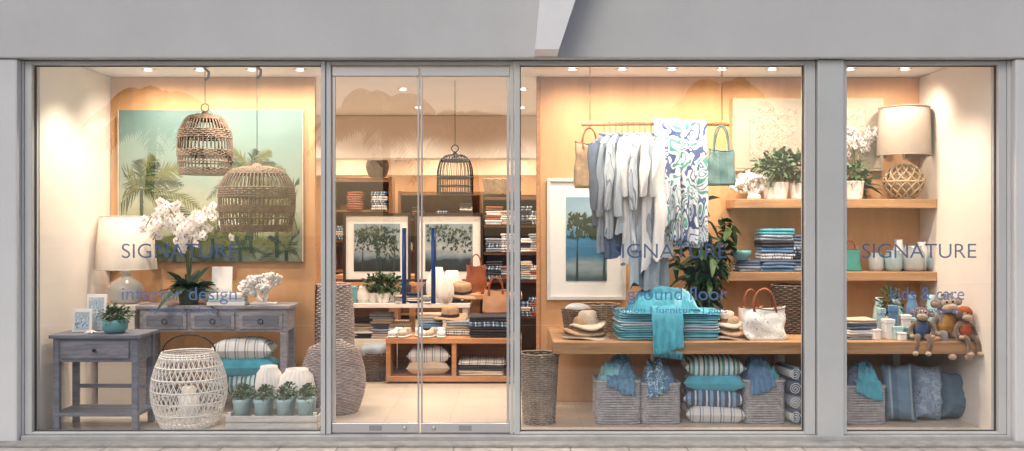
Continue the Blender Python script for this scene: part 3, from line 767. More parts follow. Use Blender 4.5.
def shoe(x,y,z,rz,mat):
    g=G('canvas_shoe',(x,y,z),rz)
    soft('sole',.085,.24,.02,whitem,g,(0,0,.012),p=.6,nz=0,n=12)
    soft('toe_cap',.08,.12,.055,mat,g,(0,-.05,.042),p=.8,nz=.003,n=12)
    lathe('heel_collar',[(.036,.02),(.038,.06),(.034,.085),(.031,.085),(.03,.03)],mat,g,(0,.06,0),seg=20)
    soft('tongue',.045,.07,.03,mat,g,(0,.005,.07),(.4,0,0),p=.8,n=8)
for i,px in enumerate((396,405,421,432,441)): shoe(X(px,2.35),2.34,.47,R.uniform(-.5,.5),(whc,beige,whc,beige,whc)[i])
stack('folded_textiles',(X(490,2.35),2.42,.472),.40,.34,[.05]*4,[charcoal,charcoal,str_b,charcoal])
stack('folded_textiles',(X(460,2.6),2.6,.472),.28,.3,[.045]*3,[str_d,beige,greyb])
stack('folded_textiles',(X(430,2.6),2.66,.472),.24,.16,[.05]*4,[charcoal,bluec,greyb,beige])
def table(name,x0,x1,y0,y1,h,mat,leg=.05):
    g=G(name,((x0+x1)/2,(y0+y1)/2,.04)); w,d=x1-x0,y1-y0
    box('top',-w/2,w/2,-d/2,d/2,h-.045,h,mat,g,bev=.004)
    for sx in (-1,1):
        for sy in (-1,1): box('leg',sx*(w/2-leg)-leg/2,sx*(w/2-leg)+leg/2,sy*(d/2-leg)-leg/2,sy*(d/2-leg)+leg/2,0,h-.046,mat,g,bev=.004)
    return g
table('display_table',X(338,3.0),X(470,3.0),2.95,3.55,.70,whitem)
table('display_table',X(462,3.3),X(522,3.3),3.05,3.6,.78,wood_or)
table('console_table',X(335,4.3),X(500,4.3),4.25,4.65,.92,wood_or)
skf=M('dark_frame',(.03,.02,.015),.4,.2)
framed('framed_tree_print',X(342,3.62),X(410,3.62),.745+.17,Z(213,3.62),3.70,skf,.085,1,skyA,fw=.03,big=.40)
framed('framed_tree_print',X(414,3.62),X(483,3.62),.745+.17,Z(213,3.62),3.70,skf,.085,2,skyA,fw=.03,big=.46,ntree=2)
g=G('print_ledge',((X(412,3.7)),3.75,.04)); box('ledge',-.85,.85,-.1,.08,.83,.872,wood_or,g,bev=.003)
for sx in (-.78,0,.78): box('post',sx-.03,sx+.03,-.05,.04,0,.829,wood_or,g,bev=.003)
zt=.741
for px,yy,rr,h in ((437,3.1,.11,.36),(452,3.25,.12,.32),(446,3.0,.08,.28)):
    g=G('ribbed_vase',(X(px,yy),yy,zt)); lathe('body',[(.001,0),(rr*.7,0),(rr,h*.3),(rr*.98,h*.6),(rr*.6,h*.85),(rr*.5,h),(rr*.42,h),(rr*.4,h*.9)],whitem,g,seg=72,ridge=.04,nr=16)
for px in (346,354,363): 
    g=G('ceramic_jar',(X(px,3.1),3.08,zt)); lathe('body',[(.001,0),(.05,0),(.07,.05),(.07,.10),(.04,.14),(.045,.15),(.03,.17),(.001,.175)],white if px!=354 else tealp,g)
for px in (372,392,383):
    g=G('potted_plant',(X(px,3.05),3.05+R.uniform(0,.2),zt)); pot(g,.07,.1,whitem); bush(g,.1,.1,.19,150,.06,.03,[leaf,leafd,leafg],6,(0,0,.1))
for i,px in enumerate((402,415,425)):
    stack('book_stack',(X(px,2.98),3.05,zt),.16,.2,[.025,.03,.02,.03][:3+i%2],[(paper,greyb,beige),(charcoal,whitem,denim)][i%2],R.uniform(-.3,.3),i)
for px,m,h_ in ((349,bluec,.12),(406,charcoal,.2),(418,leather,.16),(428,navy,.22)):
    g=G('candle_jar',(X(px,3.25),3.30,zt)); lathe('jar',[(.001,0),(.045,0),(.048,h_*.8),(.03,h_*.86),(.03,h_),(.001,h_)],m,g,seg=24)
g=G('table_shelf',(X(404,3.2),3.25,.04)); box('shelf',-.6,.6,-.22,.22,.30,.33,whitem,g,bev=.003)
for sx in (-.57,.57):
    for sy in (-.19,.19): box('foot',sx-.02,sx+.02,sy-.02,sy+.02,0,.299,whitem,g,bev=.002)
for i,px in enumerate((348,364,382,400)): stack('folded_textiles',(X(px,3.15),3.2,.372),.24,.3,[.05]*(3+i%3),[(beige,greyb,denim),(charcoal,whc,beige)][i%2],0,i+20)
hat(X(462,3.15),3.15,.823,straw,.19,0,.25,charcoal); hat(X(452,2.9),2.62,.62,straw,.16,0,.1,charcoal)
g=G('floor_basket',(X(374,2.5),2.5,.045)); woven('weave',lambda t:(.15+.03*math.sin(math.pi*t),.26*t),rattan_d,g,rings=18,stakes=26,cane=.007,liner=rattan_d)
soft('cloth',.28,.28,.14,greyb,g,(0,0,.27),p=.7,nz=.03,seed=3)
def handbag(x,y,z,w,d,h,mat,hm,drop,rz=0,name='handbag',handle_r=.006,top=.82,slump=.008,hw=.24):
    g=G(name,(x,y,z),rz); vs=[];fs=[];n=40;lv=14
    for j in range(lv+1):
        t=j/lv; ww=w/2*(1-(1-top)*t)*(1-.10*(1-min(1,t*6))**2); dd=d/2*(1-.7*t)
        for i in range(n):
            a=2*math.pi*i/n; e=.5
            q=Vector((sup(ww,math.cos(a),e),sup(dd,math.sin(a),e),h*t-.03*h*(1-math.cos(a)**2)*t*3*abs(math.cos(a*1.0+.3))-.015*t*(1-abs(math.cos(a)))))
            q+=Vector((noise.noise(q*11+Vector((x,0,0))),noise.noise(q*11+Vector((5,5,x))),noise.noise(q*9+Vector((x,5,0)))*.5*t))*slump*1.6
            vs.append(q)
    for j in range(lv):
        for i in range(n): k=(i+1)%n; fs.append((j*n+i,j*n+k,(j+1)*n+k,(j+1)*n+i))
    fs.append(tuple(range(n))[::-1])
    o=O('body',vs,fs,mat,g); md=o.modifiers.new('t','SOLIDIFY'); md.thickness=.005
    for s in (-1,1):
        yy=s*d*.14
        tubes('handle',[[(w*hw*math.cos(a)+s*.01*math.sin(a),yy*1.2,h*.86+(drop+h*.1)*abs(math.sin(a))**.8) for a in [math.pi*q/22 for q in range(23)]]],handle_r,hm,g)
        for sx in (-1,1): box('handle_tab',sx*w*hw-.012,sx*w*hw+.012,yy*1.2-.006,yy*1.2+.006,h*.70,h*.88,hm,g,bev=.002)
    tubes('rim',[[vs[lv*n+i] for i in range(n)]],.004,hm,g,closed=True)
    return g
handbag(X(496,2.7),2.62,.675,.28,.12,.24,M('peach_leather',(.48,.27,.16),.5,.15),leather,.12)
handbag(X(476,3.2),3.2,.823,.24,.12,.30,leather,leather,.12,.4)
def shelf_unit(x0,x1,y,zs,mat,z1):
    g=G('shelving_unit',((x0+x1)/2,y,.04)); w=x1-x0
    for s in (-1,1): box('side',s*w/2-.02,s*w/2+.02,-.2,.2,0,z1,mat,g,bev=.003)
    for z_ in zs: box('shelf',-w/2+.021,w/2-.021,-.19,.19,z_-.03,z_,mat,g,bev=.003)
    box('back',-w/2+.021,w/2-.021,.191,.2,.0,z1,mat,g,bev=0)
shelf_unit(X(482,3.9),X(546,3.9),3.9,(.1,.5,.9,1.2,1.5,1.8),M('walnut',(.13,.065,.035),.5,.3,4,.1),1.84)
cols=[beige,charcoal,str_b,leather,greyb,str_d,whc]
for zi,z_ in enumerate((.5,.9,1.2,1.5)):
    for k,px in enumerate((494,509,524,537)):
        stack('folded_textiles',(X(px,3.8),3.82,.042+z_),.19,.3,[.05]*(3+(zi+k)%2),[cols[(zi*2+k)%7],cols[(zi+k*3)%7]],0,zi*5+k)
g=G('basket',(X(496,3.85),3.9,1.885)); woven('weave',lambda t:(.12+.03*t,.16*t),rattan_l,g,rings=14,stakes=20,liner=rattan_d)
g=G('basket',(X(378,4.3),4.4,.965+.0)); woven('weave',lambda t:(.12+.04*math.sin(3*t),.2*t),rattan,g,rings=14,stakes=20,liner=rattan_d)
shelf_unit(X(336,6.2),X(392,6.2),6.2,(.1,.5,.9,1.3,1.7,2.1),M('teak',(.20,.095,.045),.5,.3,4,.1),2.14)
shelf_unit(X(400,8.6),X(520,8.6),8.7,(.1,.6,1.1,1.6,2.0),MC['teak'],2.04)
for i in range(10):
    stack('folded_textiles',(X(406+i*12,8.5),8.62,.042+(1.1,1.6)[i%2]),.2,.3,[.06]*(2+i%3),[cols[i%7],cols[(i*3)%7]],0,i)
for i in range(4): stack('folded_textiles',(X(344+i*12,6.1),6.12,.042+(1.3,1.7)[i%2]),.22,.3,[.06]*(3+i%2),[cols[(i+2)%7],cols[(i*3)%7]],0,i)
g=G('woven_pot',(X(378,6.2),6.15,2.182)); woven('weave',lambda t:(.10+.05*math.sin(math.pi*t),.28*t),rattan,g,rings=18,stakes=20,liner=rattan_d)

# ------------------------------------------------------------ EAST DISPLAY
framed('framed_lagoon_print',X(547,1.25),X(612,1.25)+.12,Z(300,1.25),Z(178,1.25),1.275,M('white_frame',(.60,.60,.60),.5,.1),.13,5,skyB,fw=.03,ntree=2,big=.26)
ry=.6; rz_=Z(124,ry)
g=G('clothes_rail')
tubes('pole',[[(X(583,ry),ry,rz_),(X(655,ry),ry,rz_+.004),(X(728,ry),ry,rz_)]],.016,wood,g,k=10)
for px in (590,722): tubes('rope',[[(X(px,ry),ry,rz_),(X(px,ry),ry,2.788)]],.004,straw,g); tubes('knot',[[(X(px,ry),ry+.021*math.cos(a),rz_+.021*math.sin(a)) for a in [2*math.pi*q/14 for q in range(14)]]],.006,straw,g,closed=True)
for px in (583,728): soft('finial',.03,.04,.04,wood,g,(X(px,ry),ry,rz_),p=1,nz=0,n=8)
def garment(x,rz,L,w,mat,seed,sleeve=.5,depth=.055,name='hanging_shirt'):
    g=G(name,(x,ry,rz_-.015),rz)
    zs=[-.075,-.085,-.10,-.125,-.16,-.22]+[-.22-(L-.22)*k/14 for k in range(1,15)]
    ws=[.055,.075,.12,.165,.20,.19]+[.185+ .05*(k/14) for k in range(1,15)]
    n=64; vs=[];fs=[]
    for j,(z_,w_) in enumerate(zip(zs,ws)):
        t=max(0,-z_-.1)/L
        dd=depth*(.45+.55*min(1,j/5))
        for i in range(n):
            a=2*math.pi*i/n
            rp=1+ (.26*math.sin(7*a+seed*2+2*t)+.16*math.sin(13*a+seed*5)+.4*noise.noise(Vector((math.cos(a)*4,math.sin(a)*4,t*7+seed))))*min(1,t*2.5)
            q=Vector((w_*w/.2*math.cos(a)*(1+.05*math.sin(5*a)*t), dd*math.sin(a)*rp+.03*noise.noise(Vector((math.cos(a)*3,t*4,seed))), z_-.06*noise.noise(Vector((a,seed,0)))*t))
            vs.append(q)
    for j in range(len(zs)-1):
        for i in range(n): k=(i+1)%n; fs.append((j*n+i,j*n+k,(j+1)*n+k,(j+1)*n+i))
    O('body',vs,fs,mat,g)
    if sleeve:
        for s in (-1,1):
            vs=[];fs=[];m=14
            for j in range(14):
                t=j/13; c=Vector((s*(w*.86+.05*math.sin(t*2.2)+.02*t),.01*math.sin(4*t+seed),-.145-sleeve*t)); r_=.062*(1-.4*t)
                for i in range(m):
                    a=2*math.pi*i/m; rr=r_*(1+.2*math.sin(3*a+9*t+seed)); vs.append(c+Vector((rr*math.cos(a)*.7,rr*math.sin(a)*.75,.012*math.cos(a)*-s)))
            for j in range(13):
                for i in range(m): k=(i+1)%m; fs.append((j*m+i,j*m+k,(j+1)*m+k,(j+1)*m+i))
            O('sleeve',vs,fs,mat,g)
    tubes('collar',[[(.055*math.cos(a),.032*math.sin(a),-.07+.012*math.sin(a)) for a in [2*math.pi*q/20 for q in range(20)]]],.010,mat,g,closed=True)
    tubes('hanger',[[(w*.85,0,-.13),(.02,0,-.065),(0,0,-.05),(0,0,-.005),(.012,0,.022),(0,0,.036),(-.02,0,.025)],[(-w*.85,0,-.13),(-.02,0,-.065),(0,0,-.05)]],.0045,wood,g)
gs=[(604,1.15,.78,.20,denim,.5),(610,1.0,.98,.20,greyb,.55),(616,1.2,.86,.20,str_v,.5),(622,.95,1.02,.21,denim,.5),(628,1.15,.84,.2,palec,.55),(634,1.05,1.06,.2,whc,.4),(640,1.2,.96,.2,str_v,.5),(645,1.0,1.24,.2,palec,.4),(651,1.2,1.12,.2,whc,.4),(656,1.0,1.26,.2,greyb,.4),(662,1.2,1.02,.2,whc,.4)]
for i,(px,rt,L,w,m,sl) in enumerate(gs): garment(X(px,ry),rt+R.uniform(-.12,.12),L,w,m,i+1,sl,depth=.045)
xs=X(683,ry)
g=G('printed_sarong',(xs,ry,0))
drape('cloth_front',[(0,.03,rz_+.0),(0,0,rz_+.03),(0,-.035,rz_),(0,-.06,rz_-.4),(0,-.065,rz_-.96)],.36,prn,g,folds=4.5,amp=.036,seed=2,ragged=.10,nu=80,skew=.03)
drape('cloth_back',[(0,-.02,rz_+.02),(0,.035,rz_-.01),(0,.05,rz_-.5),(0,.05,rz_-1.02)],.34,prn,g,folds=4,amp=.028,seed=5,ragged=.12,nu=60)
drape('cloth_side',[(-.13,-.03,rz_+.035),(-.13,-.085,rz_-.02),(-.14,-.12,rz_-.5),(-.14,-.12,rz_-.86)],.20,prn,g,folds=2.5,amp=.030,seed=9,ragged=.14,nu=50,skew=-.1)
handbag(X(589,ry),ry-.04,rz_-.50,.25,.11,.36,straw,leather,.12,.3,'straw_bag',top=.9)
handbag(X(720,ry),ry-.05,rz_-.48,.23,.09,.29,gbag,gbag,.18,-.2,'handbag')
g=G('wall_shelf',(0,0,0)); box('board',X(735,.95),3.449,.95,1.297,Z(208,.95),Z(199,.95),wood,g,bev=.004)
g=G('wall_shelf',(0,0,0)); box('board',X(728,.95),3.449,.95,1.297,Z(281,.95),Z(272,.95),wood,g,bev=.004)
zS1=Z(199,.95)+.001; zS2=Z(272,.95)+.001; zT=.671
g=G('display_counter',(0,0,0)); box('top',X(553,.25),3.449,.25,1.297,.58,.67,wood,g,bev=.005)
for xx in (1.2,2.24,3.2): box('support',xx-.03,xx+.03,1.15,1.28,.042,.579,whitem,g,bev=.004)
box('rail',.35,3.44,1.2,1.25,.50,.578,wood_or,g,bev=.003)
g=G('coral_artwork',(X(808,1.26),1.26,Z(171,1.26))); w=X(884,1.26)-X(733,1.26); h=Z(98,1.26)-Z(171,1.26)
box('frame',-w/2,w/2,0,.036,0,h,M('pale_oak_frame',(.50,.40,.28),.5,.1),g,bev=.003); box('mount',-w/2+.025,w/2-.025,-.004,-.0005,.025,h-.025,M('cream_mount',(.42,.37,.30),.7,.03),g,bev=0)
for k in (-1,1): box('relief_panel',k*w*.23-.2,k*w*.23+.2,-.012,-.005,.09,h-.09,artdot,g,bev=.002)
g=G('coral_ornament',(X(754,1.1),1.1,zS1)); coral(g,whitem,.22,22,sd=8,r=.013,loc=(0,0,.02)); lathe('base',[(.001,0),(.06,0),(.05,.04),(.001,.05)],whitem,g)
for px,r_,hh,n_ in ((779,.075,.14,240),(797,.07,.13,200),(770,.06,.10,120)):
    g=G('potted_plant',(X(px,1.1),1.1+R.uniform(-.04,.04),zS1)); pot(g,r_,hh,white); bush(g,.15,.13,hh+.14,n_,.07,.03,[leaf,leafg,leafg],8,(0,0,hh))
g=G('potted_plant',(X(854,1.1),1.1,zS1)); pot(g,.08,.15,white); bush(g,.11,.07,.22,150,.06,.03,[leafg,leaf],6,(0,0,.14))
orchid(X(857,1.17),1.2,zS1,.80,5)
def rattan_base(g):
    def pf(t): return (.075+.085*math.sin(math.pi*t)**.8 if 0<t<1 else .075, .01+.27*t)
    ps=[]
    for s in (1,-1):
        for k in range(12): ps.append([(pf(t/14)[0]*math.cos(2*math.pi*k/12+s*t/14*1.6),pf(t/14)[0]*math.sin(2*math.pi*k/12+s*t/14*1.6),pf(t/14)[1]) for t in range(15)])
    tubes('lattice',ps,.007,rattan_l,g,k=5)
    for t in (0,.5,1): tubes('hoop',[[(pf(t)[0]*math.cos(a),pf(t)[0]*math.sin(a),pf(t)[1]) for a in [2*math.pi*q/36 for q in range(36)]]],.009,rattan_l,g,closed=True)
    lathe('inner_glass',[(.001,.01),(.06,.01),(.13,.14),(.06,.27),(.03,.30),(.001,.31)],M('honey_glass',(.4,.28,.17),.2,.1),g)
table_lamp(X(904,1.1),1.1,zS1,.215,.20,.40,.36,shade_b,rattan_base)
stack('folded_towels',(X(775,1.08),1.1,zS2),.28,.28,[.05]*7,[bluec,denim,str_d,bluec,charcoal,greyb,turq],0,3)
stack('folded_towels',(X(797,1.1),1.12,zS2),.26,.28,[.05]*6,[greyb,denim,charcoal,str_b],0,9)
stack('folded_towels',(X(748,1.1),1.12,zS2),.20,.26,[.045]*2,[greyb,denim],0,12)
g=G('ceramic_bowl',(X(740,1.05),1.02,zS2+.092)); lathe('bowl',[(.001,0),(.05,0),(.08,.05),(.085,.08),(.08,.08),(.07,.05),(.001,.015)],tealp,g)
handbag(X(850,1.1),1.1,zS2,.18,.1,.20,M('mint_bag',(.06,.26,.23),.5,.1),leather,.06)
for px,r_,h_,mm in ((893,.075,.17,0),(913,.09,.21,1),(936,.07,.15,0),(876,.06,.15,1),(925,.05,.24,2),(902,.045,.26,2)):
    g=G('glass_jar',(X(px,1.08),1.08+(.07 if mm==2 else 0),zS2)); lathe('jar',[(.001,0),(r_*.8,0),(r_,.03),(r_,h_*.7),(r_*.7,h_*.9),(r_*.75,h_),(r_*.68,h_),(r_*.62,h_*.88)],(M('sea_glass',(.30,.40,.42),.12,.15,6,0,coat=.5),M('smoke_glass',(.40,.42,.42),.12,.15,6,0,coat=.5),white)[mm],g); lathe('filling',[(.001,.01),(r_*.7,.02),(r_*.85,h_*.5),(.001,h_*.55)],whitem,g,seg=20,wob=.3)
g=G('leafy_plant',(X(704,1.05),1.0,zT)); pot(g,.11,.16,rattan_d); 
it=[[],[]]; st=[]
for k in range(17):
    a=R.uniform(0,6.28); e=Vector((math.cos(a)*R.uniform(.10,.32),math.sin(a)*.12,R.uniform(.50,1.12))); m_=Vector((e.x*.35,e.y*.35,e.z*.55)); b_=Vector((0,0,.14))
    st.append([b_,m_,e])
    for q in range(34):
        t=R.uniform(.2,1); p=(b_.lerp(m_,t*2) if t<.5 else m_.lerp(e,t*2-1)); d=rdir(.35); d.y=min(d.y,.3)
        it[q%2].append((p,d,R.uniform(.09,.17),R.uniform(.04,.065),R.uniform(.2,.7)))
leaf_mesh('leaves',it[0],leafd,g); leaf_mesh('leaves',it[1],leaf,g); tubes('branches',st,.007,stemm,g,taper=.5)
# counter goods
hat(X(586,.5),.5,zT+.001,straw_w,.175,0,0,None,.12); hat(X(584,.5),.5,zT+.045,straw,.165,.6,.05,None,.12); hat(X(588,.5),.5,zT+.09,straw_w,.15,1.3,-.05,beige,.12)
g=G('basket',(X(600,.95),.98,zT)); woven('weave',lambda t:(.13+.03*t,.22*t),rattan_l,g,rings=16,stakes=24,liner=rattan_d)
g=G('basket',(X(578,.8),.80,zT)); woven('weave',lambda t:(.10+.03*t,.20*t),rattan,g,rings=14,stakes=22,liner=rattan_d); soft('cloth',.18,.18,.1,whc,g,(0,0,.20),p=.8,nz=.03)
tx=X(664,.55)
stack('folded_throws',(tx-.15,.55,zT),.44,.42,[.036]*6,[aqua,turq,aqua,palec,turq,aqua],.04,30)
stack('folded_throws',(tx+.20,.56,zT),.42,.42,[.036]*6,[aqua,turq,palec,aqua,turq,turq],-.06,50)
g=G('crumpled_throw',(tx-.02,.50,0))
heap('heap',.60,.42,.19,turq,g,(0,.02,zT+.205),seed=2,n=90,fq=5)
heap('heap',.34,.30,.15,aqua,g,(.10,.0,zT+.235),seed=6,n=60,fq=4)
drape('hanging_end',[(0,-.02,zT+.27),(0,-.12,zT+.27),(0,-.20,zT+.235),(0,-.235,zT+.17),(0,-.262,zT+.08),(0,-.275,zT-.0),(0,-.28,zT-.09)],.22,turq,g,folds=4,amp=.010,seed=3,ragged=.06,nu=60,thick=.005,skew=-.12)
tubes('fringe',[[(x_,-.281,zT-.04+.25*(x_+.105)*.6*-1+.0),(x_+R.uniform(-.006,.006),-.286,zT-.085-.12*(x_+.1)),(x_+R.uniform(-.01,.01),-.284,zT-.105-.12*(x_+.1))] for x_ in [-.105+.006*q for q in range(36)]],.0018,turq,g,k=4)
hat(X(727,.5),.5,zT+.002,straw_w,.16,0,0,leather,.12); hat(X(729,.5),.5,zT+.05,straw,.15,1,.05,None,.12); hat(X(725,.52),.5,zT+.10,straw_w,.13,1.7,.05,leather,.11)
handbag(X(764,.42),.42,zT,.31,.13,.25,toteprn,leather,.14,.1,'tote_bag',.009,top=1.08,slump=.018,hw=.27)
handbag(X(752,.75),.80,zT,.26,.1,.22,beige,leather,.14,.3,'handbag',.008)
g=G('wicker_basket',(X(791,.85),.88,zT)); woven('weave',lambda t:(.125+.02*t,.38*t),rattan_d,g,rings=26,stakes=24,cane=.007,liner=rattan_d)
rat2=M('rattan_mid',(.30,.25,.20),.6,.4,20,.3,90)
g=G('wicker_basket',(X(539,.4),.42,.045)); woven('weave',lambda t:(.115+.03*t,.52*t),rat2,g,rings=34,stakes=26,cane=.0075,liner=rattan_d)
for s in (-1,1): tubes('handle',[[(s*(.145+.02*math.sin(a)),.05*math.cos(a),.50+.06*math.sin(a)) for a in [math.pi*q/10 for q in range(11)]]],.009,rat2,g)
def crate_basket(x,y,w,d,h,cloth,seed):
    g=G('woven_crate',(x,y,.045)); woven('weave',lambda t:(w/2,.006+h*t),seag,g,e=.22,asp=d/w,rings=int(h/.017),stakes=36,cane=.0085,liner=seag,amp=.004)
    tubes('rim',[[(sup(w/2+.004,math.cos(a),.22),sup(d/2+.004,math.sin(a),.22),h+.006) for a in [2*math.pi*(q+.5)/48 for q in range(48)]]],.012,seag,g,closed=True)
    if cloth:
        heap('stuffed_cloth',w*.98,d*.98,.17,cloth[1],g,(0,0,h-.015),seed=seed,n=50,fq=4)
        heap('stuffed_cloth',w*.7,d*.9,.20,cloth[0],g,(w*.10*(1 if seed%2 else -1),-.01,h+.0),seed=seed+3,n=50,fq=4)
        drape('spilling_cloth',[(0,.0,h+.06),(0,-d*.32,h+.055),(0,-d/2-.012,h+.03),(0,-d/2-.024,h-.03),(0,-d/2-.026,h-.09)],w*.62,cloth[0],g,folds=4.5,amp=.007,seed=seed,ragged=.10,nu=50,thick=.004,skew=.35*(1 if seed%2 else -1),loc=(w*.06*(1 if seed%2 else -1),0,0))
    return g
crate_basket(X(617,.45),.50,.33,.30,.31,[M('knit_blue',(.12,.26,.40),.9,.5,30,.5,100),aqua],1)
crate_basket(X(659,.45),.50,.285,.28,.29,[MP('tassel_print',[(0,(.08,.20,.33)),(.5,(.50,.60,.66)),(.56,(.09,.24,.37))],14,1.5),bluec],4)
crate_basket(X(762,.45),.52,.30,.30,.31,[bluec,turq],8)
crate_basket(X(861,.45),.50,.30,.30,.27,[turq,denim],13)
for i,m in enumerate((str_d,str_b,turq,str_a)):
    g=G('striped_cushion',(X(714,.5)+R.uniform(-.015,.015),.52,.045+.062+i*.118),R.uniform(-.2,.2)); pillow('cushion',.46,.36,.155,m,g,seed=i+8)
for i,m in enumerate((str_b,greyb,denim,str_b)):
    g=G('rolled_towel',(2.12,.5,.095+i*.108)); lathe('roll',[(.001,-.17),(.03,-.172),(.05,-.165),(.053,-.1),(.053,.1),(.05,.165),(.001,.17)],m,g,rot=(rad(90),0,rad(10)),wob=.06,seg=24)
    tubes('spiral_edge',[[(.045*(1-q/30)*math.cos(q*.6),-.172,.045*(1-q/30)*math.sin(q*.6)) for q in range(28)]],.003,whc,g,k=4)
sl1=M('slate_cushion',(.07,.13,.19),.9,.2,10,.4,140); sl2=MP('speckle_print',[(0,(.16,.23,.33)),(.48,(.28,.36,.46)),(.55,(.08,.14,.24)),(.6,(.25,.32,.42))],20,1); sl3=MS('stripe_slate',[(0,(.12,.20,.29)),(.6,(.25,.34,.40)),(.7,(.08,.14,.22))],7,0)
for i,(px,m,hh,tl) in enumerate(((896,sl3,.44,-.06),(926,sl2,.42,.05),(955,sl1,.36,.10))):
    g=G('standing_cushion',(X(px,.5),.46+.05*i,.045+hh/2),(-.35,.1,.35)[i],0,tl); pillow('cushion',.235,hh,.19,m,g,rot=(rad(84),0,0),seed=i+20,wrk=2.2)
# east counter goods
stack('book_stack',(X(858,.5),.5,zT),.24,.22,[.04,.035,.045,.03],[greyb,paper,denim,beige],.1,60)
for px,yy,w_,h_,m in ((888,.46,.07,.15,white),(898,.40,.06,.10,palet),(909,.44,.07,.09,tealp),(881,.60,.05,.22,palet),(905,.60,.07,.17,whitem),(893,.62,.06,.24,bluec),(915,.66,.08,.14,palet),(876,.40,.05,.08,whitem),(902,.34,.05,.06,whitem)):
    g=G('gift_box',(X(px,yy),yy,zT),R.uniform(-.3,.3)); box('box',-w_/2,w_/2,-w_/2,w_/2,0,h_*.8,m,g,bev=.004); box('lid',-w_/2-.004,w_/2+.004,-w_/2-.004,w_/2+.004,h_*.8+.001,h_,m,g,bev=.004)
for px,r_,h_ in ((897,.06,.27),(913,.055,.30),(932,.05,.30),(880,.05,.28)):
    g=G('ceramic_vase',(X(px,.9),.92,zT)); lathe('vase',[(.001,0),(r_*.8,0),(r_,h_*.4),(r_*.8,h_*.7),(r_*.5,h_*.9),(r_*.6,h_),(r_*.5,h_),(r_*.4,h_*.85)],palet if px!=913 else bluec,g)
g=G('potted_plant',(X(891,.75),.78,zT)); pot(g,.06,.14,white); bush(g,.09,.11,.26,120,.05,.02,[leafd,leaf],5,(0,0,.12))
# plush monkeys
furb=M('plush_brown',(.13,.075,.05),.95,.35,25,.9,160,sheen=.5); furg=M('plush_grey',(.18,.155,.155),.95,.35,25,.9,160,sheen=.5); furt=M('plush_tan',(.42,.31,.22),.95,.15,25,.6,160,sheen=.5)
rust=M('rust_knit',(.36,.08,.035),.95,.2,25,.6,150); mustard=M('mustard_knit',(.42,.22,.06),.95,.2,25,.6,150); bluek=M('blue_knit',(.05,.09,.19),.95,.2,25,.6,150)
def skin(name,pts,edges,radii,mat,par,sub=2):
    me=bpy.data.meshes.new(name); me.from_pydata(pts,edges,[]); me.update(); me.materials.append(mat)
    o=bpy.data.objects.new(name,me); COL.objects.link(o); o.parent=par
    md=o.modifiers.new('skin','SKIN'); md.use_smooth_shade=True
    for i,r_ in enumerate(radii):
        me.skin_vertices[0].data[i].radius=(r_,r_)
    me.skin_vertices[0].data[0].use_root=True
    s=o.modifiers.new('sub','SUBSURF'); s.levels=sub; s.render_levels=sub
    return o
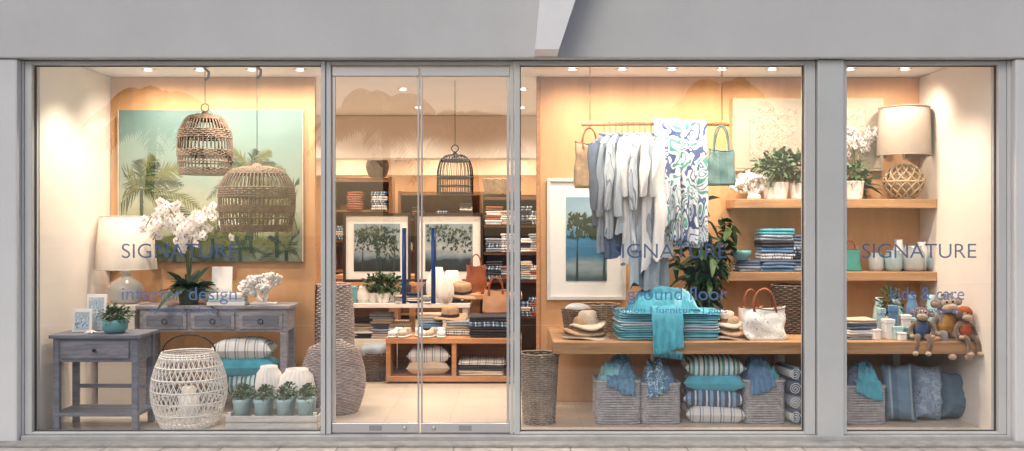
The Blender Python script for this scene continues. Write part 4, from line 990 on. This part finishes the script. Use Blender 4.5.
def monkey(x,y,z,s,fur,cloth,rz,seed,tilt=0,hatc=None):
    """seated plush: bottom on the counter at z, shins hanging over its edge in front"""
    g=G('plush_monkey',(x,y,z),rz); rr=random.Random(seed); sw=rr.uniform(-.03,.03)
    P=[(0,0,.045),(0,0,.10),(0,-.005,.15),(0,-.01,.185),
       (.05,-.01,.155),(.09,-.03,.11),(.085,-.07,.06),(.075,-.09,.045),
       (-.05,-.01,.155),(-.095,-.02,.11),(-.10,-.055,.055),(-.09,-.08,.04),
       (.035,-.03,.035),(.05,-.11,.035),(.055,-.145,-.03),(.06+sw,-.15,-.09),(.06+sw,-.175,-.105),
       (-.035,-.03,.035),(-.05,-.11,.035),(-.05,-.145,-.03),(-.045+sw,-.15,-.08),(-.045+sw,-.175,-.095)]
    E=[(0,1),(1,2),(2,3),(2,4),(4,5),(5,6),(6,7),(2,8),(8,9),(9,10),(10,11),(0,12),(12,13),(13,14),(14,15),(15,16),(0,17),(17,18),(18,19),(19,20),(20,21)]
    Rr=[.058,.064,.048,.028,.026,.022,.020,.024,.026,.022,.020,.024,.032,.026,.021,.021,.024,.032,.026,.021,.021,.024]
    skin('body',[tuple(c*s for c in p) for p in P],E,[r_*s for r_ in Rr],fur,g)
    lathe('jumper',[(.058*s,.045*s),(.070*s,.075*s),(.071*s,.11*s),(.060*s,.145*s),(.038*s,.172*s)],cloth,g,seg=28,wob=.08)
    hg=G('head',(0,-.012*s,.238*s),0,0,tilt); hg.parent=g
    soft('skull',.135*s,.115*s,.118*s,fur,hg,(0,0,0),p=.9,nz=.006,seed=seed)
    soft('face_patch',.095*s,.05*s,.06*s,furt,hg,(0,-.040*s,.010*s),p=.9,nz=0)
    soft('muzzle',.095*s,.08*s,.06*s,furt,hg,(0,-.052*s,-.024*s),p=.9,nz=0)
    blk=M('glossy_black',(.01,.01,.01),.1,0,bump=0)
    for sx in (-1,1):
        soft('ear',.055*s,.022*s,.055*s,fur,hg,(sx*.078*s,.008*s,.008*s),p=.9,nz=0,n=12); soft('inner_ear',.035*s,.016*s,.035*s,furt,hg,(sx*.080*s,0,.008*s),p=.9,nz=0,n=10)
        soft('eye',.014*s,.012*s,.016*s,blk,hg,(sx*.02*s,-.066*s,.018*s),p=1,nz=0,n=8)
        soft('nostril',.006*s,.006*s,.004*s,blk,hg,(sx*.009*s,-.091*s,-.012*s),p=1,nz=0,n=6)
        soft('paw',.042*s,.05*s,.035*s,furt,g,((sx*.08-(.01 if sx<0 else 0))*s,-.092*s,.042*s),p=.9,nz=0,n=10)
        soft('foot',.05*s,.065*s,.04*s,furt,g,((sx*.052+.006+sw)*s,-.175*s,-.10*s),p=.9,nz=0,n=10)
    tubes('mouth',[[(.026*s*math.cos(a),(-.088+.012*abs(math.cos(a)))*s,-.030*s+.012*s*math.sin(a)) for a in [math.pi+math.pi*q/10 for q in range(11)]]],.0015*s,blk,hg,k=4)
    tufts=[((R.uniform(-.03,.03)*s,R.uniform(-.02,.02)*s,.05*s),(R.uniform(-.5,.5),R.uniform(-.5,.2),1),.03*s,.006*s,.2) for _ in range(30)]
    leaf_mesh('hair_tuft',tufts,fur,hg)
    if hatc: lathe('knit_cap',[(.066*s,.018*s),(.069*s,.034*s),(.058*s,.058*s),(.03*s,.074*s),(.001,.078*s)],hatc,hg,(0,0,0),seg=24)
monkey(X(922,.36),.36,zT,.84,furb,bluek,-.3,1,.12)
monkey(X(948,.42),.45,zT,1.12,furg,mustard,-.1,2,-.12)
monkey(X(962,.36)-.01,.32,zT,.82,furb,rust,.25,3,.2,rust)

# ------------------------------------------------------------ across the street: palms (reflected in the glass)
def palm(x,y,h,s):
    rr=random.Random(s); g=G('palm_tree',(x,y,-.14))
    pts=[Vector((.25*math.sin(t/10*1.6+s),.1*t/10,h*t/10)) for t in range(11)]
    tubes('trunk',[pts],.16,M('palm_bark',(.17,.14,.11),.9,.3,8,.6),g,k=12,taper=.55)
    it=[];st=[]; top=pts[-1]
    for k in range(26):
        a=2*math.pi*k/26+rr.uniform(-.1,.1); el=rr.uniform(-.1,1.1); L=rr.uniform(1.7,2.3); path=[]
        for q in range(15):
            t=q/14; path.append(top+Vector((math.cos(a)*math.cos(el)*L*t,math.sin(a)*math.cos(el)*L*t,math.sin(el)*L*t-1.0*L*t*t*.8)))
        st.append(path)
        for q in range(2,15):
            d=(path[q]-path[q-1]).normalized(); sd=d.cross(Vector((0,0,1))).normalized()
            for sgn in (1,-1):
                for o_ in (0,.5): it.append((path[q-1].lerp(path[q],o_),d*.5+sd*sgn+Vector((0,0,-.35)),.5*math.sin(math.pi*min(.95,q/15+.08))+.1,.07,.4))
    leaf_mesh('fronds',it,leafd,g); tubes('midribs',st,.02,stemm,g,k=4,taper=.3)
palm(-3.4,-18,4.6,1); palm(-1.0,-19,4.2,2); palm(6.0,-20,5.2,3); palm(-9.5,-19,4.8,5)
g=G('garden_wall',(0,-21,-.14)); box('wall',-40,40,-.15,.15,0,1.0,plaster2,g,bev=.02); box('coping',-40,40,-.2,.2,1.001,1.08,plaster2,g,bev=.02)

# ------------------------------------------------------------ sky, sun, camera
w=bpy.data.worlds.new('World'); sc.world=w; w.use_nodes=True; nt=w.node_tree
bg=nt.nodes['Background']; st_=nt.nodes.new('ShaderNodeTexSky'); st_.sky_type='NISHITA'; st_.sun_disc=False
st_.sun_elevation=rad(38); st_.sun_rotation=rad(200); st_.dust_density=2.5; st_.ozone_density=1.0
nt.links.new(st_.outputs[0],bg.inputs[0]); bg.inputs[1].default_value=.11
l=bpy.data.lights.new('sun','SUN'); l.energy=.8; l.angle=rad(30); l.color=(1,.97,.93)
o=bpy.data.objects.new('sun',l); COL.objects.link(o)
az=rad(200); el=rad(38)
d=Vector((math.sin(az)*math.cos(el),math.cos(az)*math.cos(el),math.sin(el)))
o.rotation_euler=(-d).to_track_quat('-Z','Y').to_euler()
cam=bpy.data.cameras.new('camera'); co=bpy.data.objects.new('camera',cam); COL.objects.link(co)
co.location=(0,-CAMD,CZ); co.rotation_euler=(rad(90),0,0); cam.lens=36*CAMD/(1024/140.0); cam.sensor_width=36; cam.clip_end=1000
sc.camera=co
sc.view_settings.view_transform='Standard'; sc.view_settings.look='None'; sc.view_settings.exposure=0
